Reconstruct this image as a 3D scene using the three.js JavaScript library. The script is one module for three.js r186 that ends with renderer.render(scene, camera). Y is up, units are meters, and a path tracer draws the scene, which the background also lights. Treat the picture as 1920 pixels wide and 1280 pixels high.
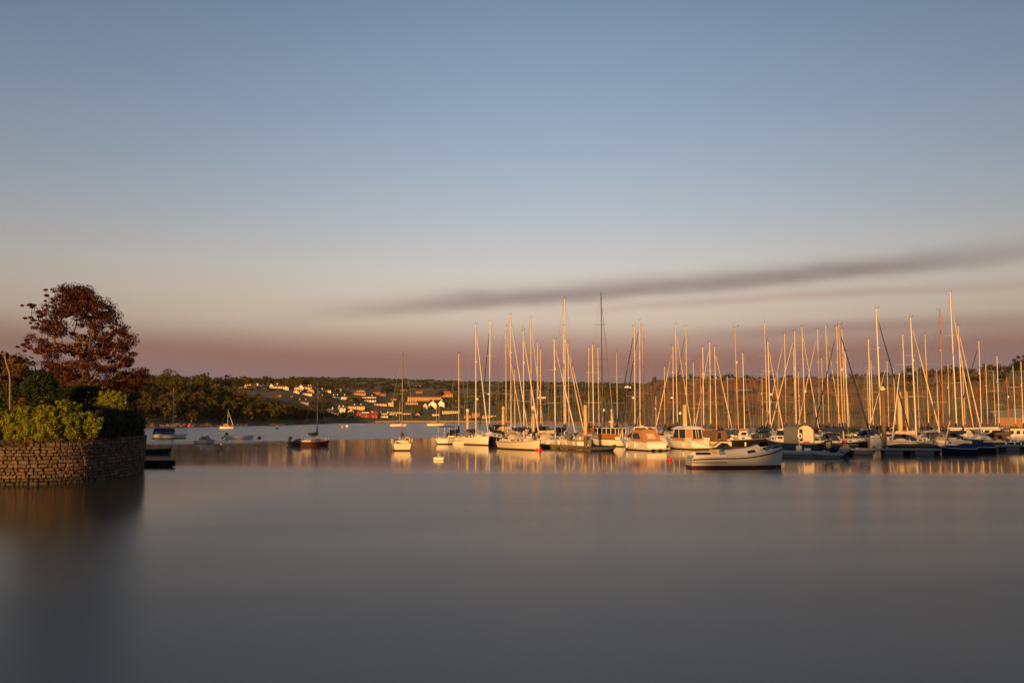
import * as THREE from 'three';
import { mergeGeometries, mergeVertices } from 'three/addons/utils/BufferGeometryUtils.js';
import { RoundedBoxGeometry } from 'three/addons/geometries/RoundedBoxGeometry.js';

// ------------------------------------------------------------------ camera, sky, sun, exposure
const scene = new THREE.Scene();
const F = 1663, CX = 960, CY = 640, EYE = 4.2, PITCH = Math.atan(145 / F);      // lens in photograph pixels
const camera = new THREE.PerspectiveCamera(2 * Math.atan(640 / F) * 180 / Math.PI, 1.5, 0.5, 30000);
camera.position.set(0, EYE, 0);
camera.rotation.set(PITCH, 0, 0);
camera.updateMatrixWorld();
const renderer = new THREE.WebGLRenderer({ antialias: true });
renderer.setSize(1024, 682);
renderer.toneMapping = THREE.LinearToneMapping;
const EXPOSURE = 1.35;                                              // exposed for the low evening light
renderer.toneMappingExposure = EXPOSURE;
renderer.shadowMap.enabled = true;

const sunDir = new THREE.Vector3(-0.2, 0.093, 0.972).normalize();
const sun = new THREE.DirectionalLight(new THREE.Color().setRGB(1.0, 0.49, 0.13), 5.0);
sun.position.copy(sunDir).multiplyScalar(400).add(new THREE.Vector3(0, 0, -150));
sun.target.position.set(0, 0, -150);
sun.castShadow = true;
sun.shadow.mapSize.set(4096, 4096);
Object.assign(sun.shadow.camera, { left: -250, right: 250, top: 120, bottom: -120, near: 1, far: 1600 });
sun.shadow.radius = 2.4;
scene.add(sun, sun.target);

// small deterministic tools
function rng(a) { return () => { a |= 0; a = a + 0x6D2B79F5 | 0; let t = Math.imul(a ^ a >>> 15, 1 | a); t = t + Math.imul(t ^ t >>> 7, 61 | t) ^ t; return ((t ^ t >>> 14) >>> 0) / 4294967296; }; }
const lerp = (a, b, t) => a + (b - a) * t, clamp = (x, a = 0, b = 1) => Math.min(b, Math.max(a, x));
const sm = (a, b, x) => { const t = clamp((x - a) / (b - a)); return t * t * (3 - 2 * t); };
const hash2 = (x, y) => { let h = Math.imul(x | 0, 374761393) + Math.imul(y | 0, 668265263) | 0; h = Math.imul(h ^ h >>> 13, 1274126177); return ((h ^ h >>> 16) >>> 0) / 4294967296; };
function noise(x, y) { const i = Math.floor(x), j = Math.floor(y), u = x - i, v = y - j, a = u * u * (3 - 2 * u), b = v * v * (3 - 2 * v);
  return lerp(lerp(hash2(i, j), hash2(i + 1, j), a), lerp(hash2(i, j + 1), hash2(i + 1, j + 1), a), b); }
const fbm = (x, y, n = 4) => { let s = 0, w = 0.5, t = 0; for (let k = 0; k < n; k++) { s += w * noise(x, y); t += w; x = x * 2.03 + 17.1; y = y * 2.03 + 9.7; w *= 0.5; } return s / t; };
const lin = (c) => { c /= 255; return c <= 0.04045 ? c / 12.92 : ((c + 0.055) / 1.055) ** 2.4; };

// the sky: clear evening air, a dusky mauve band low down, three long thin cloud streaks
{
  const W = 2048, Hh = 1024, data = new Float32Array(W * Hh * 4);
  const table = [[-90, 96, 88, 88], [0, 118, 98, 94], [2.3, 128, 101, 96], [3.2, 146, 107, 97], [4.1, 160, 121, 110], [4.9, 177, 146, 131], [5.5, 194, 168, 150], [6.2, 207, 188, 169], [7.7, 211, 197, 182], [9.4, 206, 200, 193],
    [12.5, 183, 190, 197], [15.5, 166, 179, 194], [19.2, 148, 166, 188], [25.4, 123, 144, 170], [33, 112, 129, 150], [40, 104, 117, 134], [65, 88, 97, 111], [90, 80, 88, 100]]
    .map(([e, r, g, b]) => [e, lin(r), lin(g), lin(b)]);
  const E = (py) => (PITCH + Math.atan((CY - py) / F)) * 180 / Math.PI, A = (px) => Math.atan((px - CX) / F) * 180 / Math.PI;
  const streaks = [
    { p: [[380, 604], [640, 584], [900, 563], [1200, 541], [1500, 516], [1750, 491], [1920, 471], [2300, 420], [3200, 330]], half: 0.58, k: 0.7, c: [132, 113, 110], in0: 430, in1: 960 },
    { p: [[980, 590], [1200, 574], [1500, 553], [1920, 534], [2400, 505], [3200, 470]], half: 0.26, k: 0.34, c: [165, 122, 110], in0: 980, in1: 1300 },
    { p: [[1180, 636], [1350, 627], [1600, 613], [1920, 598], [2400, 575], [3200, 540]], half: 0.34, k: 0.5, c: [142, 112, 108], in0: 1180, in1: 1500 },
  ];
  for (const s of streaks) s.q = s.p.map(([x, y]) => { const X = (x - CX) / F, Y = (CY - y) / F, up = Y * Math.cos(PITCH) + Math.sin(PITCH), f = Math.cos(PITCH) - Y * Math.sin(PITCH); return [Math.atan2(X, f) * 180 / Math.PI, Math.atan2(up, Math.hypot(X, f)) * 180 / Math.PI]; });
  const at1 = (q, a) => { if (a <= q[0][0]) return q[0][1]; for (let i = 1; i < q.length; i++) if (a <= q[i][0]) return lerp(q[i - 1][1], q[i][1], (a - q[i - 1][0]) / (q[i][0] - q[i - 1][0])); return q[q.length - 1][1]; };
  const col = (e) => { let i = 1; while (i < table.length - 1 && table[i][0] < e) i++; const t = clamp((e - table[i - 1][0]) / (table[i][0] - table[i - 1][0])); return [1, 2, 3].map((k) => lerp(table[i - 1][k], table[i][k], t)); };
  for (let j = 0; j < Hh; j++) {
    const e = ((j + 0.5) / Hh - 0.5) * 180;
    for (let i = 0; i < W; i++) {
      const th = ((i + 0.5) / W - 0.5) * 2 * Math.PI;                 // atan2(z, x)
      let a = (th + Math.PI / 2) * 180 / Math.PI; if (a > 180) a -= 360; if (a < -180) a += 360;   // degrees to the right of -z
      const wob = (fbm(a * 0.09 + 50, e * 0.3, 3) - 0.5) * 0.7 * sm(0, 4, e) * (1 - sm(14, 30, e));
      const c = col(e + wob * 0.55);
      const away = Math.abs(a - 3), toward = Math.cos((a - 168.4) * Math.PI / 180);
      const k = 0.6 + 0.4 * Math.exp(-((away / 27) ** 2)) + 0.24 * Math.max(0, toward) * Math.exp(-Math.abs(e) / 30);  // lens falloff painted into the sky: dimmer away from the view axis
      const g = e > -1 ? k : 0.8;
      for (const s of streaks) {
        const ramp = sm(A(s.in0), A(s.in1), a) * (1 - sm(38, 62, a));
        if (ramp <= 0 || e < 1 || e > 30) continue;
        const dy = (e - at1(s.q, a)) / s.half + (fbm(a * 0.35, e * 1.1 + 7, 3) - 0.5) * 0.5;
        const fine = 0.86 + 0.28 * fbm(a * 0.5 + e * 2.2, e * 5 - a * 0.25, 3);
        const edge = dy < 0 ? Math.exp(-(Math.abs(dy) ** 3)) : Math.exp(-(Math.abs(dy / 1.15) ** 2));
        const m = clamp(s.k * ramp * edge * fine * (1 - 0.55 * sm(20, 32, a)));
        for (let q = 0; q < 3; q++) c[q] = lerp(c[q], lin(s.c[q]), m);
      }
      const o = (j * W + i) * 4;
      data[o] = c[0] * g / EXPOSURE; data[o + 1] = c[1] * g / EXPOSURE; data[o + 2] = c[2] * g / EXPOSURE; data[o + 3] = 1;
    }
  }
  const sky = new THREE.DataTexture(data, W, Hh, THREE.RGBAFormat, THREE.FloatType);
  sky.mapping = THREE.EquirectangularReflectionMapping;
  sky.magFilter = sky.minFilter = THREE.LinearFilter; sky.wrapS = THREE.RepeatWrapping; sky.needsUpdate = true;
  scene.background = sky; scene.environment = sky;
}
// ------------------------------------------------------------------ pixels to places, naming, geometry helpers
const cosP = Math.cos(PITCH), sinP = Math.sin(PITCH);
const slope = (py) => { const y = (CY - py) / F; return (y * cosP + sinP) / (cosP - y * sinP); };   // rise per metre of depth
const hAt = (py, d) => EYE + slope(py) * d;                                                       // height seen at that row, d metres deep
const xAt = (px, h, d) => (px - CX) / F * (d * cosP + (h - EYE) * sinP);                           // x seen at that column
const at = (px, py, d) => { const h = hAt(py, d); return new THREE.Vector3(xAt(px, h, d), h, -d); };
const waterD = (py) => -EYE / slope(py);                                                          // depth at which a row meets the water
const V = (x, y, z) => new THREE.Vector3(x, y, z);

const used = new Map();
function numbered(name) { const n = used.get(name) || 0; used.set(name, n + 1); return n ? name + '_' + String(n).padStart(3, '0') : name; }
function tag(o, label, category, group, kind) { o.userData = { ...(label && { label }), ...(category && { category }), ...(group && { group }), ...(kind && { kind }) }; return o; }
function thing(name, label, category, pos, turn = 0, group) {
  const o = new THREE.Group(); o.name = numbered(name); scene.add(o);
  o.position.copy(pos); o.rotation.y = turn; return tag(o, label, category, group);
}
function mesh(name, geo, mat, parent = scene) {
  const g = Array.isArray(geo) ? merge(geo) : geo;
  const m = new THREE.Mesh(g, mat); m.name = parent === scene ? numbered(name) : name;
  m.castShadow = m.receiveShadow = true; parent.add(m); return m;
}
const each = (name, geos, mat, parent) => geos.flat(9).map((g) => mesh(name, g, mat, parent));   // alike pieces, a mesh for each
function merge(list) {
  list = list.flat(9).filter(Boolean).map((g) => {
    if (!g.index) { const n = g.attributes.position.count; g.setIndex([...Array(n).keys()]); }
    if (!g.attributes.uv) g.setAttribute('uv', new THREE.BufferAttribute(new Float32Array(g.attributes.position.count * 2), 2));
    if (!g.attributes.normal) g.computeVertexNormals();
    g.morphAttributes = {};
    for (const k of Object.keys(g.attributes)) if (!['position', 'normal', 'uv', 'color'].includes(k)) g.deleteAttribute(k);
    return g;
  });
  return list.length === 1 ? list[0] : mergeGeometries(list);
}
const box = (cx, cy, cz, sx, sy, sz) => new THREE.BoxGeometry(sx, sy, sz).translate(cx, cy, cz);
const rbox = (cx, cy, cz, sx, sy, sz, r = 0.04, n = 2) => new RoundedBoxGeometry(sx, sy, sz, n, Math.min(r, sx / 2.01, sy / 2.01, sz / 2.01)).translate(cx, cy, cz);
function rod(a, b, r0, r1 = r0, seg = 6) {
  const d = b.clone().sub(a), g = new THREE.CylinderGeometry(r1, r0, d.length(), seg, 1);
  g.applyQuaternion(new THREE.Quaternion().setFromUnitVectors(V(0, 1, 0), d.normalize()));
  const m = a.clone().add(b).multiplyScalar(0.5); return g.translate(m.x, m.y, m.z);
}
const tube = (pts, r, n = 12, seg = 5) => new THREE.TubeGeometry(new THREE.CatmullRomCurve3(pts), n, r, seg);
const ball = (x, y, z, rx, ry = rx, rz = rx, a = 10, b = 7) => new THREE.SphereGeometry(1, a, b).scale(rx, ry, rz).translate(x, y, z);
function grid(nu, nv, f, flip) {                                     // f(u, v) -> [x, y, z], u and v 0..1
  const pos = [], uv = [], idx = [];
  for (let i = 0; i <= nu; i++) for (let j = 0; j <= nv; j++) { const p = f(i / nu, j / nv); pos.push(p[0], p[1], p[2]); uv.push(i / nu, j / nv); }
  for (let i = 0; i < nu; i++) for (let j = 0; j < nv; j++) { const a = i * (nv + 1) + j, b = a + nv + 1; flip ? idx.push(a, b, a + 1, b, b + 1, a + 1) : idx.push(a, a + 1, b, b, a + 1, b + 1); }
  const g = new THREE.BufferGeometry();
  g.setAttribute('position', new THREE.Float32BufferAttribute(pos, 3)); g.setAttribute('uv', new THREE.Float32BufferAttribute(uv, 2)); g.setIndex(idx); g.computeVertexNormals(); return g;
}
function poly(pts, tris) {                                           // flat shaded faces
  const pos = []; for (const t of tris) for (let k = 1; k < t.length - 1; k++) for (const i of [t[0], t[k], t[k + 1]]) pos.push(...pts[i]);
  const g = new THREE.BufferGeometry(); g.setAttribute('position', new THREE.Float32BufferAttribute(pos, 3)); g.computeVertexNormals(); return g;
}
function prism(profile, len, axis = 'z') {                           // a closed 2D outline pushed along an axis, centred
  const s = new THREE.Shape(profile.map(([x, y]) => new THREE.Vector2(x, y)));
  const g = new THREE.ExtrudeGeometry(s, { depth: len, bevelEnabled: false }).translate(0, 0, -len / 2);
  if (axis === 'x') g.rotateY(Math.PI / 2); return g;
}

// ------------------------------------------------------------------ materials
const C = (r, g, b) => new THREE.Color().setRGB(r, g, b);
const M = {};
function std(key, r, g, b, rough = 0.6, extra = {}) { return M[key] = Object.assign(new THREE.MeshStandardMaterial({ color: C(r, g, b), roughness: rough, ...extra }), { name: key }); }
function noiseTex(n, f, srgb) {                                      // f(u, v, x, y) -> [r, g, b] 0..1
  const d = new Uint8Array(n * n * 4);
  for (let j = 0; j < n; j++) for (let i = 0; i < n; i++) { const c = f(i / n, j / n, i, j), o = (j * n + i) * 4; for (let k = 0; k < 3; k++) d[o + k] = clamp(c[k]) * 255; d[o + 3] = 255; }
  const t = new THREE.DataTexture(d, n, n); t.wrapS = t.wrapT = THREE.RepeatWrapping; t.magFilter = THREE.LinearFilter; t.minFilter = THREE.LinearMipmapLinearFilter; t.generateMipmaps = true;
  if (srgb) t.colorSpace = THREE.SRGBColorSpace; t.needsUpdate = true; return t;
}
const tileNoise = (u, v, p, n = 4) => { let s = 0, w = 0.5, t = 0; for (let k = 0; k < n; k++) { const P = p << k, x = u * P, y = v * P, i = Math.floor(x), j = Math.floor(y), a = x - i, b = y - j, A2 = a * a * (3 - 2 * a), B2 = b * b * (3 - 2 * b), h = (q, r) => hash2(((q % P) + P) % P + k * 131, ((r % P) + P) % P + k * 57);
  s += w * lerp(lerp(h(i, j), h(i + 1, j), A2), lerp(h(i, j + 1), h(i + 1, j + 1), A2), B2); t += w; w *= 0.55; } return s / t; };
const weather = noiseTex(256, (u, v) => { const k = 0.72 + 0.36 * tileNoise(u, v, 4, 5); return [k, k, k * 0.98]; }, true);
const coarse = noiseTex(256, (u, v) => { const k = tileNoise(u, v, 8, 5); return [k, k, k]; });
std('white', 0.8, 0.76, 0.68, 0.28); std('cream', 0.7, 0.62, 0.47, 0.35); std('offwhite', 0.62, 0.6, 0.56, 0.45); std('grey', 0.3, 0.3, 0.31, 0.5); std('palegrey', 0.46, 0.46, 0.47, 0.5);
std('navy', 0.012, 0.018, 0.055, 0.35); std('black', 0.012, 0.012, 0.014, 0.4); std('bluehull', 0.009, 0.026, 0.075, 0.3); std('tealhull', 0.01, 0.05, 0.065, 0.3); std('skyblue', 0.03, 0.16, 0.32, 0.35); std('greenhull', 0.01, 0.035, 0.03, 0.35);
std('redhull', 0.07, 0.01, 0.012, 0.35); std('antifoul_red', 0.12, 0.025, 0.018, 0.8); std('antifoul_dark', 0.025, 0.022, 0.022, 0.8); std('antifoul_blue', 0.02, 0.045, 0.1, 0.8);  // hull red kept dark so the moored sloop carries painted shade
std('deck', 0.5, 0.48, 0.44, 0.7); std('teak', 0.24, 0.13, 0.06, 0.7); std('wood', 0.3, 0.13, 0.045, 0.45); std('driftwood', 0.2, 0.15, 0.1, 0.85);
std('alloy', 0.52, 0.41, 0.31, 0.45, { metalness: 0.2 }); std('alloy_white', 0.62, 0.57, 0.5, 0.4); std('carbon', 0.03, 0.028, 0.028, 0.4); std('spar_wood', 0.38, 0.13, 0.04, 0.4); std('steel', 0.5, 0.5, 0.5, 0.3, { metalness: 0.8 });
std('wire', 0.3, 0.28, 0.26, 0.5, { metalness: 0.3 }); std('window', 0.02, 0.024, 0.03, 0.08); std('rubber', 0.02, 0.02, 0.022, 0.7); std('rope', 0.3, 0.24, 0.16, 0.9);
std('canvas_black', 0.018, 0.016, 0.022, 0.9); std('canvas_navy', 0.014, 0.022, 0.075, 0.9); std('canvas_blue', 0.008, 0.022, 0.1, 0.9); std('canvas_teal', 0.012, 0.05, 0.075, 0.9); std('canvas_red', 0.22, 0.012, 0.022, 0.9); std('canvas_tan', 0.42, 0.2, 0.085, 0.9); std('canvas_brown', 0.16, 0.09, 0.055, 0.9); std('canvas_cream', 0.62, 0.5, 0.36, 0.9); std('canvas_grey', 0.16, 0.16, 0.18, 0.9); std('canvas_green', 0.02, 0.055, 0.04, 0.9);
std('orange', 0.65, 0.2, 0.03, 0.6); std('red', 0.55, 0.02, 0.03, 0.5); std('yellow', 0.55, 0.38, 0.02, 0.6); std('fender', 0.75, 0.7, 0.6, 0.5);
std('outboard', 0.016, 0.014, 0.016, 0.35); std('outboard_grey', 0.3, 0.29, 0.27, 0.4); std('hypalon', 0.32, 0.32, 0.34, 0.6); std('hypalon_dark', 0.04, 0.042, 0.05, 0.6);
std('spar_gold', 0.5, 0.28, 0.1, 0.4);
// ------------------------------------------------------------------ the land: one sheet round the harbour, seen from its shore up to the skyline
const COLS = [
  [-2600, [440, 799], [455, 791], [500, 770], [560, 742], [640, 728], [1000, 722], [1900, 719], [3000, 714]],
  [230, [440, 799], [455, 791], [500, 770], [560, 744], [640, 722], [1000, 717], [1900, 719], [3000, 715]],
  [330, [480, 799], [492, 791], [540, 771], [600, 746], [680, 726], [1000, 719], [1900, 718], [3000, 714]],
  [430, [540, 799], [552, 791], [600, 776], [680, 756], [800, 738], [960, 725], [1900, 717], [3000, 712]],
  [520, [600, 799], [612, 791], [660, 778], [740, 762], [860, 742], [1000, 727], [1900, 717], [3000, 710]],
  [590, [720, 799], [732, 790], [780, 781], [850, 767], [960, 746], [1100, 729], [1900, 716], [3000, 708]],
  [640, [850, 799], [858, 790], [890, 782], [950, 769], [1050, 750], [1200, 732], [1900, 718], [3000, 708]],
  [760, [880, 799], [888, 790], [920, 784], [990, 773], [1090, 757], [1250, 740], [1900, 722], [3000, 712]],
  [880, [850, 799], [858, 790], [890, 784], [960, 775], [1080, 758], [1250, 742], [1900, 725], [3000, 716]],
  [960, [790, 799], [798, 790], [840, 782], [920, 772], [1050, 757], [1250, 744], [1900, 727], [3000, 716]],
  [1060, [700, 799], [708, 789], [760, 780], [850, 770], [1000, 757], [1250, 744], [1900, 729], [3000, 717]],
  [1160, [560, 799], [570, 789], [620, 777], [700, 762], [800, 748], [1000, 742], [1900, 730], [3000, 718]],
  [1230, [480, 799], [490, 788], [530, 770], [590, 740], [640, 718], [720, 713], [1900, 740], [3000, 722]],
  [1300, [440, 799], [450, 788], [490, 768], [550, 732], [600, 714], [690, 711], [1900, 742], [3000, 730]],
  [1500, [430, 799], [440, 788], [480, 768], [540, 732], [595, 713], [690, 710], [1900, 742], [3000, 730]],
  [1720, [420, 799], [430, 788], [470, 768], [530, 728], [585, 706], [690, 702], [1900, 742], [3000, 730]],
  [1920, [400, 799], [410, 788], [450, 766], [510, 724], [565, 699], [690, 695], [1900, 742], [3000, 730]],
  [4600, [400, 799], [410, 788], [450, 766], [510, 724], [565, 699], [690, 695], [1900, 742], [3000, 730]],
];
function profile(px) {
  let i = 1; while (i < COLS.length - 1 && COLS[i][0] < px) i++;
  const a = COLS[i - 1], b = COLS[i]; let t = clamp((px - a[0]) / (b[0] - a[0])); t = t * t * (3 - 2 * t) * 0.6 + t * 0.4;
  const out = [];
  for (let k = 1; k <= 8; k++) { const d = lerp(a[k][0], b[k][0], t), y = lerp(a[k][1], b[k][1], t); out.push([d, k === 1 ? 0.05 : hAt(y, d)]); }
  return out;
}
const profCache = new Map();
function landH(px, d) {
  const key = Math.round(px); let p = profCache.get(key); if (!p) profCache.set(key, p = profile(key));
  if (d < p[0][0]) return Math.max(-4, 0.05 - (p[0][0] - d) * 0.12);
  if (d > p[7][0]) return p[7][1] - (d - p[7][0]) * 0.05;
  let i = 1; while (p[i][0] < d) i++;
  const t = (d - p[i - 1][0]) / (p[i][0] - p[i - 1][0]);
  const x = (px - CX) / F * d;
  const h = lerp(p[i - 1][1], p[i][1], t) + (d > p[1][0] ? (fbm(x * 0.012 + 40, d * 0.012, 3) - 0.5) * clamp((d - p[1][0]) / 80) * (d < 1300 ? 2.2 : 9) : 0);
  return h;
}
const shoreD = (px) => profile(px)[0][0];
const pxOf = (x, d) => CX + F * x / d;
function landPoint(px, d) { return V((px - CX) / F * d, landH(px, d), -d); }
function ground(px, py) {                                            // where the ray through that pixel meets the land
  const a0 = shoreD(px);
  for (let d = a0; d < 3000; d += 2) { const h = hAt(py, d); if (landH(px, d) >= h) return V(xAt(px, h, d), landH(px, d), -d); }
  return landPoint(px, 1400);
}
{
  const pos = [], col = [], idx = [], uv = [], cols = [], rows = 150;
  for (let px = -2600; px < -60; px += 60) cols.push(px);
  for (let px = -60; px < 2000; px += 5) cols.push(px);
  for (let px = 2000; px <= 4600; px += 60) cols.push(px);
  const R = rng(5);
  for (const px of cols) {
    const p = profile(px), s0 = p[0][0];
    for (let j = 0; j < rows; j++) {
      const t = j / (rows - 1), d = t < 0.06 ? s0 - 40 + (t / 0.06) * 40 : t < 0.75 ? s0 + ((t - 0.06) / 0.69) ** 1.25 * 560 : s0 + 560 + ((t - 0.75) / 0.25) ** 1.6 * (3300 - s0 - 560);
      const x = (px - CX) / F * d, h = landH(px, d);
      pos.push(x, h, -d); uv.push(x / 9, d / 9);
      // what grows here: shore weed, pasture in hedged fields, heath and bracken on the slope behind the marina
      const up = d - s0, heath = sm(1150, 1235, px) * (1 - sm(1000, 1150, d));
      const fx = Math.floor((x + 26 * noise(x / 130, d / 130)) / 85), fy = Math.floor((d + 30 * noise(d / 110, x / 110)) / (d > 1300 ? 150 : 70)), fh = hash2(fx + 91, fy + 17), n1 = fbm(x / 14, d / 14, 4), n2 = fbm(x / 45 + 9, d / 45, 3);
      let c = fh < 0.3 ? [0.07, 0.082, 0.022] : fh < 0.55 ? [0.1, 0.098, 0.03] : fh < 0.75 ? [0.055, 0.07, 0.024] : fh < 0.88 ? [0.15, 0.095, 0.05] : [0.11, 0.085, 0.045];
      const q = 0.72 + 0.6 * n1; c = [c[0] * q, c[1] * q * 0.95, c[2] * q * 0.7];
      const br = [0.26 * q, 0.115 * q, 0.032 * q], gr = [0.165 * q, 0.12 * q, 0.026 * q], gs = [0.06, 0.055, 0.02];
      const low = 1 - sm(45, 75, up), mixg = clamp(low * 0.85 + sm(0.46, 0.6, n2) * 0.7 + sm(1450, 1700, px) * 0.55), hc = [0, 1, 2].map((k) => lerp(lerp(br[k], gr[k], mixg), gs[k], sm(0.6, 0.72, fbm(x / 22 + 3, d / 18 + 8, 4)) * 0.8));
      c = c.map((v, k) => lerp(v, hc[k], heath));
      const rock = 1 - sm(5, 11, up + (n1 - 0.5) * 5), weed = 1 - sm(-1, 4, up + (n1 - 0.5) * 4);
      c = c.map((v, k) => lerp(lerp(v, [0.17, 0.1, 0.06][k] * q, rock), [0.05, 0.035, 0.02][k], weed * 0.8));
      col.push(...c);
    }
  }
  for (let i = 0; i < cols.length - 1; i++) for (let j = 0; j < rows - 1; j++) { const a = i * rows + j, b = a + rows; idx.push(a, b, a + 1, b, b + 1, a + 1); }
  const g = new THREE.BufferGeometry();
  g.setAttribute('position', new THREE.Float32BufferAttribute(pos, 3)); g.setAttribute('color', new THREE.Float32BufferAttribute(col, 3)); g.setAttribute('uv', new THREE.Float32BufferAttribute(uv, 2)); g.setIndex(idx); g.computeVertexNormals();
  const bump = coarse.clone(); bump.needsUpdate = true;
  const m = new THREE.MeshStandardMaterial({ vertexColors: true, roughness: 1, bumpMap: bump, bumpScale: 0.5 }); m.name = 'land';
  tag(mesh('hills', g, m), 'far harbour shore and hills with fields, woods and orange heath', null, null, 'structure');
}
// the water: one sheet to beyond the far shore; wind-ruffled near and far, slick calm in the lee of the marina
{
  const n = 1024, d = new Uint8Array(n * n * 4), S = 600;
  for (let j = 0; j < n; j++) for (let i = 0; i < n; i++) {
    const x = (i / n - 0.5) * S, z = 100 - (j / n) * S, dep = -z;
    const nearEdge = lerp(74, 66, sm(-40, 60, x)) + (fbm(x / 30, dep / 9 + 4, 3) - 0.5) * 13, farEdge = lerp(158, 260, sm(-60, 30, x)) + (fbm(x / 60 + 8, dep / 22, 3) - 0.5) * 30;
    const calm = sm(nearEdge - 8, nearEdge + 9, dep) * (1 - sm(farEdge - 14, farEdge + 20, dep)), lee = 0.6 * sm(-9, -20, x + 5 * (fbm(x / 9, dep / 14, 2) - 0.5)) * (1 - sm(58, 72, dep)) * sm(8, 24, dep);
    const streak = (fbm((x + dep * 0.6) / 34 + 5, (dep - x * 0.12) / 11 + 20, 4) - 0.5) * 0.2;
    const r = lerp(lerp(0.29, 0.26, sm(20, 65, dep)) + streak * 0.6, 0.082 + Math.max(0, streak) * 0.2, Math.max(calm, lee));
    const o = (j * n + i) * 4; d[o] = d[o + 1] = d[o + 2] = clamp(r) * 255; d[o + 3] = 255;
  }
  const t = new THREE.DataTexture(d, n, n); t.magFilter = t.minFilter = THREE.LinearFilter; t.wrapS = t.wrapT = THREE.ClampToEdgeWrapping; t.needsUpdate = true;
  const g = new THREE.PlaneGeometry(14000, 9000, 140, 90).rotateX(-Math.PI / 2).translate(0, 0, -1500), p = g.attributes.position, uv = g.attributes.uv;
  for (let i = 0; i < p.count; i++) uv.setXY(i, p.getX(i) / S + 0.5, (100 - p.getZ(i)) / S);
  const m = new THREE.MeshPhysicalMaterial({ color: C(0.036, 0.034, 0.019), roughness: 1, roughnessMap: t, ior: 1.33 }); m.name = 'water';
  tag(mesh('water', g, m), 'smooth grey evening harbour water', null, null, 'structure');
}
// ------------------------------------------------------------------ the quay garden on the near left: stone wall, lawn, hedge, trees
function leafCloud(R, clumps, { per, size, spread, flat = 1, aspect = 0.55, tint = 0.35, pointy = true, up = 0 }) {
  // many small leaf faces gathered in clumps; clumps = [x, y, z, scale]
  const n = clumps.length * per, pos = new Float32Array(n * 12), col = new Float32Array(n * 12), nor = new Float32Array(n * 12), idx = new Uint32Array(n * 6);
  const a = V(), b = V(), nn = V(); let o = 0, q = 0;
  for (const [cx, cy, cz, cs = 1] of clumps) {
    const ct = 1 + (R() - 0.5) * tint;
    for (let k = 0; k < per; k++) {
      let x, y, z; do { x = R() * 2 - 1; y = R() * 2 - 1; z = R() * 2 - 1; } while (x * x + y * y + z * z > 1);
      const s = size * (0.6 + 0.8 * R()), px = cx + x * spread * cs, py = cy + y * spread * cs * flat, pz = cz + z * spread * cs;
      nn.set(R() - 0.5 + x * 0.8, R() - 0.5 + y * 0.8 + up, R() - 0.5 + z * 0.8).normalize(); a.set(R() - 0.5, R() - 0.5, R() - 0.5).cross(nn).normalize(); b.crossVectors(nn, a);
      const t = ct * (1 + (R() - 0.5) * tint), w = (R() - 0.5) * 0.16;
      const P = [[-s, 0], [0, -s * aspect], [s, 0], [0, s * aspect]];
      for (let v = 0; v < 4; v++) { const [u, h] = P[v], i = (o + v) * 3; pos[i] = px + a.x * u + b.x * h; pos[i + 1] = py + a.y * u + b.y * h; pos[i + 2] = pz + a.z * u + b.z * h; nor[i] = nn.x; nor[i + 1] = nn.y; nor[i + 2] = nn.z; col[i] = t * (1 + w); col[i + 1] = t; col[i + 2] = t * (1 - w); }
      idx.set([o, o + 1, o + 2, o, o + 2, o + 3], q); o += 4; q += 6;
    }
  }
  const g = new THREE.BufferGeometry();
  g.setAttribute('position', new THREE.BufferAttribute(pos, 3)); g.setAttribute('normal', new THREE.BufferAttribute(nor, 3)); g.setAttribute('color', new THREE.BufferAttribute(col, 3)); g.setIndex(new THREE.BufferAttribute(idx, 1)); return g;
}
const leaf = (key, r, g, b, tr = 0.25) => M[key] = Object.assign(new THREE.MeshPhysicalMaterial({ color: C(r, g, b), roughness: 0.9, vertexColors: true, side: THREE.DoubleSide, transmission: tr, thickness: 0, ior: 1.3, specularIntensity: 0.4 }), { name: key });
leaf('leaf_copper', 0.06, 0.016, 0.015); leaf('leaf_hedge', 0.165, 0.175, 0.02, 0.2); leaf('leaf_dark', 0.022, 0.034, 0.012, 0.15); leaf('leaf_green', 0.06, 0.066, 0.016); leaf('leaf_olive', 0.085, 0.07, 0.022); leaf('leaf_brown', 0.1, 0.055, 0.025); leaf('leaf_deep_and_shade', 0.052, 0.062, 0.02); leaf('leaf_bronze', 0.14, 0.07, 0.025);  // deep leaf tone also paints the shade on the hedge end
std('bark', 0.19, 0.105, 0.05, 0.95, { bumpMap: coarse, bumpScale: 0.02 }); std('bark_dark', 0.07, 0.045, 0.03, 0.95); std('bark_birch', 0.2, 0.15, 0.12, 0.9); std('bark_pale', 0.42, 0.38, 0.33, 0.9);
std('stone_face', 1, 1, 1, 0.92, { vertexColors: true, map: weather, bumpMap: coarse, bumpScale: 0.02 }); std('mortar', 0.055, 0.043, 0.035, 1); std('lawn', 0.045, 0.055, 0.02, 1, { bumpMap: coarse, bumpScale: 0.05 });

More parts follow.
